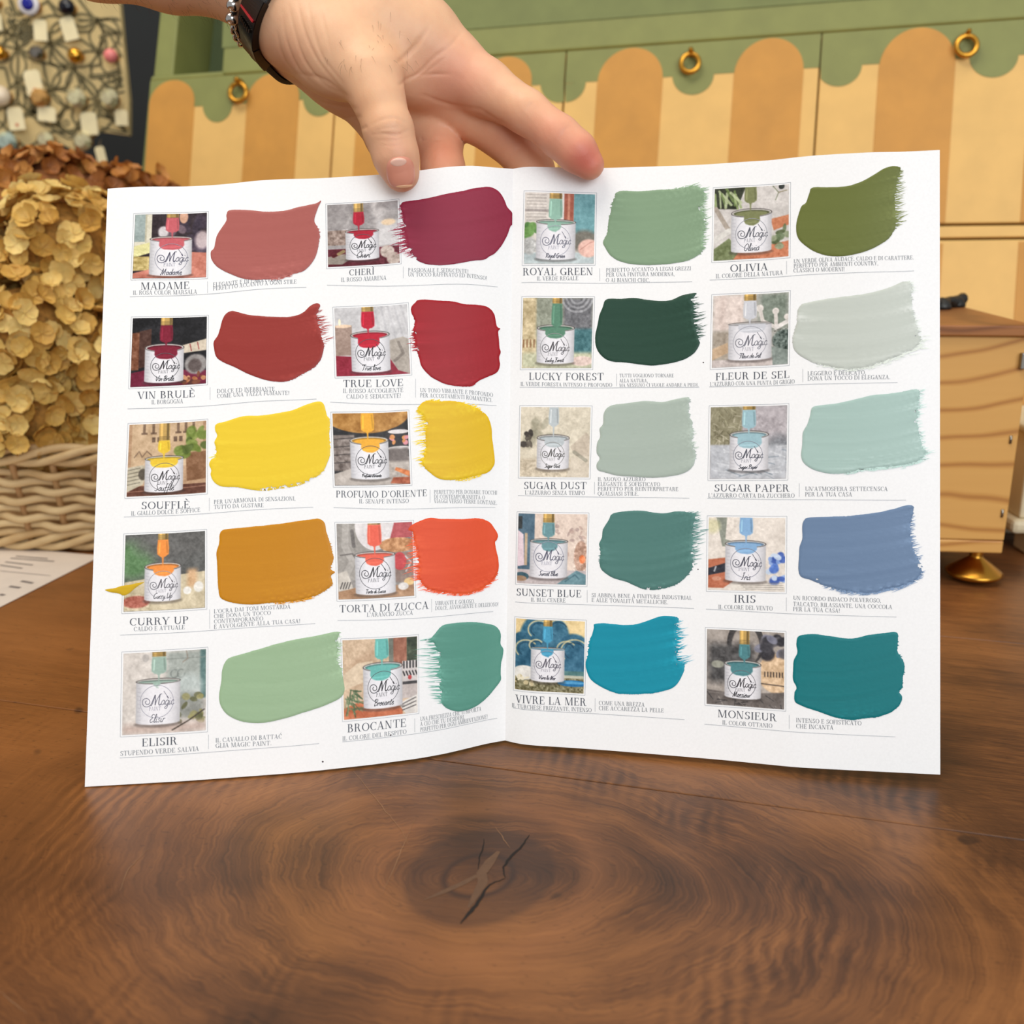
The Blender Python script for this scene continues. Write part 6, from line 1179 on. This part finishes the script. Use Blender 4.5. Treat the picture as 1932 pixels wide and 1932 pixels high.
# ------------------------------------------------------------------ wicker basket
BC = np.array([-.350, .905, 0.0]); BA, BB, BH = .180, .115, .088
def bring(s, z, rad=0.0):                                   # superellipse basket wall, flaring upward
    fl = .90+.10*z/BH; a = 2*math.pi*s; c, sn = np.cos(a), np.sin(a); ex = 2/2.7
    x = np.sign(c)*np.abs(c)**ex; y = np.sign(sn)*np.abs(sn)**ex; P = np.stack([x*BA*fl, y*BB*fl], -1)
    nr = np.stack([x/BA, y/BB], -1); nr = nr/np.linalg.norm(nr, axis=-1)[..., None]
    P = P+nr*np.asarray(rad)[..., None] if not np.isscalar(rad) else P+nr*rad
    return np.concatenate([P+BC[:2], np.broadcast_to(np.asarray(z, float), P.shape[:-1])[..., None]], -1)
def wick(name, c1, c2):
    t = NT(name); inf = t.n('ObjectInfo').outputs['Random']; f = t.noise(t.pos(), 60, 3)
    t.P(Base_Color=t.ramp(t.math('ADD', t.math('MULTIPLY', inf, .4), t.math('MULTIPLY', f, .6)), [(.2, c1), (.8, c2)]), Roughness=.6); t.bump(t.noise(t.pos(), 300, 3), .3, .0006); return t.m
M['wick'] = wick('peeled_willow', (186, 150, 100), (224, 198, 150)); M['wick2'] = wick('brown_willow', (160, 116, 72), (190, 150, 100))
bas = empty('wicker_basket', tuple(BC)); tag(bas, 'pale woven wicker basket holding the dried hydrangeas', 'basket')
# arc-length even parameters so that stakes stand evenly
sd_ = np.linspace(0, 1, 2001); q = bring(sd_, .05); al = np.r_[0, np.cumsum(np.linalg.norm(np.diff(q, axis=0), axis=1))]; al /= al[-1]
def sv(t): return np.interp(np.asarray(t) % 1.0, al, sd_)
NST = 30
for k in range(NST):
    m = MB(); z = np.linspace(.006, BH-.006, 7); s = sv(k/NST+.004); m.tube(np.array([bring(np.array(s), zz, -.0015) for zz in z]), .0028, 7); parent_keep(m.build('stake', M['wick2'], None, True), bas)
NR = 7
for r in range(NR):
    z = .0225+r*.0073; t = np.linspace(0, 1, NST*8, endpoint=False); ph = math.pi*(NST*(t-.004))+r*math.pi
    m = MB(); P = bring(sv(t), z, .0042*np.cos(ph)); P[:, 2] += -.0016*np.cos(2*ph)*.6+.0007*np.sin(t*40+r); m.tube(P, .0032, 7, True); parent_keep(m.build('weaver', M['wick'], None, True), bas)
for z0, nm in ((BH-.006, 'rim_strand'), (.010, 'foot_strand')):
    for r in range(4):
        t = np.linspace(0, 1, 260, endpoint=False); ph = 2*math.pi*(8*t+r/4)
        m = MB(); P = bring(sv(t), z0, .0040*np.cos(ph)); P[:, 2] = z0+.0062*np.sin(ph); m.tube(P, .0034, 7, True); parent_keep(m.build(nm, M['wick'], None, True), bas)
m = MB(); t = np.linspace(0, 1, 60, endpoint=False); m.prism(list(bring(sv(t), .006, -.004)), (0, 0, .004)); parent_keep(m.build('base_mat', M['wick2']), bas)

# ------------------------------------------------------------------ dried hydrangea heads
def petal_mat(name, stops):
    t = NT(name); inf = t.n('ObjectInfo').outputs['Random']; f = t.noise(t.obj(), 120, 3)
    c = t.ramp(t.math('ADD', t.math('MULTIPLY', inf, .65), t.math('MULTIPLY', f, .35)), stops)
    t.P(Base_Color=c, Roughness=.62, Subsurface_Weight=.1, Subsurface_Scale=.003); t.bump(t.noise(t.obj(), 500, 3), .3, .0004); return t.m
M['pet_y'] = petal_mat('dried_yellow_petal', [(.15, (196, 146, 62)), (.5, (222, 182, 96)), (.85, (236, 208, 134))])
M['pet_b'] = petal_mat('dried_brown_petal', [(.15, (128, 72, 24)), (.5, (170, 104, 40)), (.85, (200, 140, 68))])
M['stalk'] = plain('dry_stalk', (104, 78, 44), .8)
M['bract_y'] = plain('yellow_bracts', (176, 128, 58), .8, var=.2, scale=200); M['bract_b'] = plain('brown_bracts', (110, 62, 28), .8, var=.2, scale=200)
def floret_mesh(name, mat, cup, seed):
    r = random.Random(seed); V = []; F = []
    for p in range(4):
        a = p*math.pi/2+r.uniform(-.15, .15); L = r.uniform(.0108, .0132); W = L*r.uniform(.95, 1.12); tl = cup+r.uniform(-.2, .25); tw = r.uniform(-.3, .3)
        nu, nv = 7, 5; b = len(V)
        for i in range(nu):
            u = i/(nu-1)
            for j in range(nv):
                v = j/(nv-1)*2-1; w = W*.56*math.sqrt(max(0, 1-((u-.56)/.56 if u < .56 else (u-.56)/.442)**2))*(1 if i else 0)+.0006
                x = L*u*(1-.03*v*v*u); y = v*w; z = L*(.30*u*u*tl+.05*u)+v*v*w*(.16+.22*cup)+v*tw*w*u*.7+.0003*math.sin(6*u+3*v+seed)
                V.append((x*math.cos(a)-y*math.sin(a), x*math.sin(a)+y*math.cos(a), z))
        F += [(b+i*nv+j, b+(i+1)*nv+j, b+(i+1)*nv+j+1, b+i*nv+j+1) for i in range(nu-1) for j in range(nv-1)]
    b = len(V)                                              # tiny eye
    for k in range(6): V.append((.0011*math.cos(k), .0011*math.sin(k*1.047), .0012))
    V.append((0, 0, .0024)); F += [(b+k, b+(k+1) % 6, b+6) for k in range(6)]
    me = mesh(name, V, F); me.materials.append(mat); me.polygons.foreach_set('use_smooth', [True]*len(me.polygons)); return me
FM = {c: [floret_mesh('floret', M['pet_'+c], cu, s) for s, cu in enumerate((.3, .8, 1.2, 1.7, .6, 2.1))] for c in 'yb'}
def head(px, py, d, R, c, n, label, squash=.9, seed=0):
    ctr = at(px, py, np.array(d)); r = random.Random(seed)
    e = empty('hydrangea_head', tuple(ctr)); tag(e, label, 'flower', 'dried hydrangeas in the basket')
    m = MB(); m.tube([ctr+np.array([0, 0, R*.1]), ctr+np.array([0, .01, -R*.7]), np.array([ctr[0]*.75+BC[0]*.25, ctr[1]*.7+BC[1]*.3, max(.02, ctr[2]-R*1.4)])], .0035, 7); parent_keep(m.build('stalk', M['stalk'], None, True), e)
    m = MB(); m.lathe([(max(.0002, R*.74*math.sin(math.pi*i/8)), -R*.70*math.cos(math.pi*i/8)) for i in range(9)], ctr, (0, 0, 1), 14); parent_keep(m.build('inner_bracts', M['bract_'+c], None, True), e)
    for i in range(n):
        z = 1-2*(i+.5)/n; th = i*2.39996+r.uniform(-.25, .25); q = math.sqrt(max(0, 1-z*z)); dv = Vector((q*math.cos(th), q*math.sin(th), z))
        f = bpy.data.objects.new('floret', r.choice(FM[c])); COL.objects.link(f); f.parent = e
        k = R*r.uniform(.86, 1.08); f.location = (dv.x*k, dv.y*k, dv.z*k*squash)
        tv = (dv+Vector((r.uniform(-.5, .5), r.uniform(-.5, .5), r.uniform(-.4, .5)))).normalized()
        f.rotation_euler = (tv.to_track_quat('Z', 'Y') @ Matrix.Rotation(r.uniform(0, 6.3), 4, 'Z').to_quaternion()).to_euler(); s = r.uniform(.62, .90); f.scale = (s, s, s)
head(118, 480, .865, .062, 'y', 262, 'cream-yellow dried hydrangea head, topmost of the yellow ones', seed=1)
head(48, 640, .830, .058, 'y', 245, 'cream-yellow dried hydrangea head at the left, midway up the bunch', seed=2)
head(168, 690, .855, .058, 'y', 245, 'cream-yellow dried hydrangea head next to the brochure edge', seed=3)
head(60, 775, .835, .046, 'y', 192, 'low cream-yellow dried hydrangea head just over the basket rim', seed=4)
head(-70, 520, .880, .060, 'y', 210, 'cream-yellow dried hydrangea head cut by the left picture edge', seed=5)
head(90, 372, .985, .052, 'b', 210, 'brown dried hydrangea head behind the yellow ones, under the knob board', .8, seed=6)
head(236, 408, 1.00, .052, 'b', 192, 'brown dried hydrangea head peeping over the brochure corner', .85, seed=7)
head(-20, 420, .96, .060, 'b', 192, 'brown dried hydrangea head at the left picture edge', .85, seed=8)
head(160, 800, .85, .036, 'y', 122, 'small cream-yellow dried hydrangea head at the basket rim by the brochure', seed=9)

# ------------------------------------------------------------------ printed sheet under the basket
A = on_z(np.array([178., 0.]), np.array([1057., 1147.])); dA = A[1]-A[0]; dA /= np.linalg.norm(dA); nA = np.array([-dA[1], dA[0], 0]); nA *= np.sign(nA[1])
M['sheet'] = plain('printed_office_paper', (228, 216, 204), .6, var=.02); M['greyink'] = plain('grey_print', (130, 120, 116), .7)
sh = empty('printed_sheet', tuple(A[0])); tag(sh, 'white printed sheet lying on the table under the basket', 'paper')
m = MB(); p0 = A[0]+np.array([0, 0, .0004])-dA*.01; m.prism([p0, p0+dA*.297, p0+dA*.297+nA*.21, p0+nA*.21], (0, 0, .0003)); parent_keep(m.build('sheet', M['sheet']), sh)
for x0, y0, x1, y1, w in [(40,1096,62,1100,.003),(18,1106,38,1109,.003),(0,1121,8,1123,.003),(20,1053,102,1059,.002),(10,1060,62,1066,.002),(0,1066,42,1072,.002),(0,1077,95,1086,.0008),(30,1049,90,1054,.002)]:
    P = on_z(np.array([x0, x1], float), np.array([y0, y1], float), .0009); v, f = ribbon(P, w); m = MB(); m.add(v, f); parent_keep(m.build('printed_line', M['greyink']), sh)

# ------------------------------------------------------------------ pine box on brass feet
def pine(name, c1, c2, c3, ax):
    t = NT(name); p = t.obj(); w = t.vec('SUBTRACT', t.noise(p, 9, 2, .5, 0, True), (.5, .5, .5)); q = t.vec('ADD', p, t.vec('SCALE', w, .022))
    wv = t.n('TexWave', wave_type='BANDS', bands_direction='Z'); 
    sp_ = t.n('SeparateXYZ'); t.set(sp_.inputs[0], q); xx = t.math('SUBTRACT', sp_.outputs[0], .05); zz = t.math('SUBTRACT', sp_.outputs[2], t.math('MULTIPLY', t.math('MULTIPLY', xx, xx), t.math('MULTIPLY', t.math('ADD', sp_.outputs[2], .03), 22.)))
    cx_ = t.n('CombineXYZ'); t.set(cx_.inputs[0], sp_.outputs[0]); t.set(cx_.inputs[2], zz); t.set(wv.inputs['Vector'], cx_.outputs[0]); wv.inputs['Scale'].default_value = 16; wv.inputs['Distortion'].default_value = 1.0; wv.inputs['Detail'].default_value = 1.5; wv.inputs['Detail Scale'].default_value = .6
    f = t.noise(t.vec('MULTIPLY', p, ax), 1, 3)
    base = t.ramp(wv.outputs['Fac'], [(.0, c3), (.05, c1), (.22, c2), (1, c2)]); base = t.mix(t.math('MULTIPLY', f, .35), base, rgb(c1))
    t.P(Base_Color=base, Roughness=.45, Specular_IOR_Level=.4); t.bump(f, .1, .0004); return t.m
M['pine'] = pine('oiled_pine', (206, 150, 78), (222, 170, 96), (178, 120, 60), (12, 12, 300)); M['lid'] = pine('brown_stained_pine', (146, 92, 48), (166, 108, 58), (122, 74, 38), (12, 300, 12))
M['iron'] = plain('dark_iron', (62, 62, 60), .45, metal=.7, var=.2, bump=.6, bscale=300); M['staple'] = plain('steel_staple', (150, 146, 138), .3, metal=1)
FY = .715                                                   # front face distance
yawb = math.radians(5.0)
bx_u = np.array([math.cos(yawb), -math.sin(yawb), 0]); bx_n = np.array([-math.sin(yawb), -math.cos(yawb), 0]); bx_o = np.array([.33, FY, 0.0])
def bxp(px, py, off=0): return on_plane(np.asarray(px, float), np.asarray(py, float), bx_o+bx_n*off, bx_n)
br_ = bxp(np.array(1905.), np.array(1045.)); tr_ = bxp(np.array(1934.), np.array(624.)); zb, zt = br_[2], tr_[2]
xr = (br_+tr_)/2; xr[2] = 0; W_, D_ = .28, .17
boxe = empty('pine_box', tuple(xr-bx_u*W_/2-bx_n*D_/2)); tag(boxe, 'varnished pine box with brown lid on brass feet, right of the brochure', 'box')
Rb = np.c_[bx_u, -bx_n, (0, 0, 1)]
def bpart(name, cu, cd, cz, hu, hd, hz, mat, bev=.0008, par=None):   # cu from right edge leftwards, cd back from the front
    m = MB(); c = np.zeros(3); m.box(c, (hu, hd, hz), Rb); o = m.build(name, mat, None, bevel=bev); o.location = Vector(xr-bx_u*cu-bx_n*cd+np.array([0, 0, cz])); o.parent = par or boxe
    o.matrix_parent_inverse = Matrix.Translation((par or boxe).location).inverted(); return o
T_ = .006; zc = (zb+zt)/2+.004
fb = bpart('front_board', W_/2, T_, (zb+.010+zt-.004)/2, W_/2, T_, (zt-.004-zb-.010)/2, M['pine'])
bpart('back_board', W_/2, D_-T_, (zb+.010+zt-.004)/2, W_/2, T_, (zt-.004-zb-.010)/2, M['pine'])
bpart('side_board', T_, D_/2, (zb+.010+zt-.004)/2, T_, D_/2-2*T_-.0002, (zt-.004-zb-.010)/2, M['pine']); bpart('side_board', W_-T_, D_/2, (zb+.010+zt-.004)/2, T_, D_/2-2*T_-.0002, (zt-.004-zb-.010)/2, M['pine'])
bpart('bottom_board', W_/2, D_/2, zb+.0048, W_/2, D_/2, .0048, M['pine'], .0012); bpart('lid', W_/2, D_/2-.001, zt, W_/2+.002, D_/2+.003, .0038, M['lid'], .0012)
for px, py in ((1907, 829), (1891, 968)):
    a = bxp(np.array([px+1., px-1.]), np.array([py-7., py+8.]), .0006); m = MB(); m.tube(a, .0009, 6); parent_keep(m.build('staple', M['staple'], None, True), boxe)
a = bxp(np.array(1931.), np.array(681.), .002); m = MB(); m.box(a, (.0022, .002, .0055), Rb); parent_keep(m.build('latch', M['staple'], None, bevel=.0006), boxe)
for cu, cd in ((.020, .018), (W_-.03, .018), (.020, D_-.02), (W_-.03, D_-.02)):
    c = xr-bx_u*cu-bx_n*cd; h = zb
    if (cu, cd) == (.020, .018): q = on_plane(np.array(1840.), np.array(1065.), c, bx_n); c = np.array([q[0], c[1], 0])
    m = MB(); m.lathe([(.0008, .0003), (.010, .0006), (.0185, .0035), (.0205, .0060), (.0190, .0075), (.0120, .0130), (.0055, .0175), (.0045, .0195), (.0070, h-.001), (.0070, h)] if h > .021 else [(.0008, .0003), (.012, .0006), (.020, .004), (.0205, .006), (.012, h*.6), (.0055, h*.8), (.007, h)], c, (0, 0, 1), 24)
    parent_keep(m.build('brass_foot', M['brass'], None, True), boxe)
# dark iron handle lying on the lid
q = on_plane(np.array([1735., 1814.]), np.array([588., 577.]), (0, 0, zt+.0042), (0, 0, 1.0))
ih = empty('iron_ornament', tuple(q.mean(0))); tag(ih, 'dark iron ornament lying on the lid of the pine box', 'ornament')
d = q[1]-q[0]; L = np.linalg.norm(d); d /= L; s_ = np.array([-d[1], d[0], 0]); m = MB()
m.tube([q[0]+d*L*t+np.array([0, 0, .0045+.0015*math.sin(t*21)]) for t in np.linspace(0, 1, 24)], [.0040+.0012*math.sin(t*26) for t in np.linspace(0, 1, 24)], 10); parent_keep(m.build('twisted_bar', M['iron'], None, True), ih)
for t in (.15, .5, .85):
    m = MB(); m.lathe([(.0075, .0), (.0078, .002), (.006, .006), (.002, .0085), (.0002, .009)], q[0]+d*L*t, (0, 0, 1), 12); parent_keep(m.build('rosette', M['iron'], None, True), ih)
import re,sys
# insert timing prints
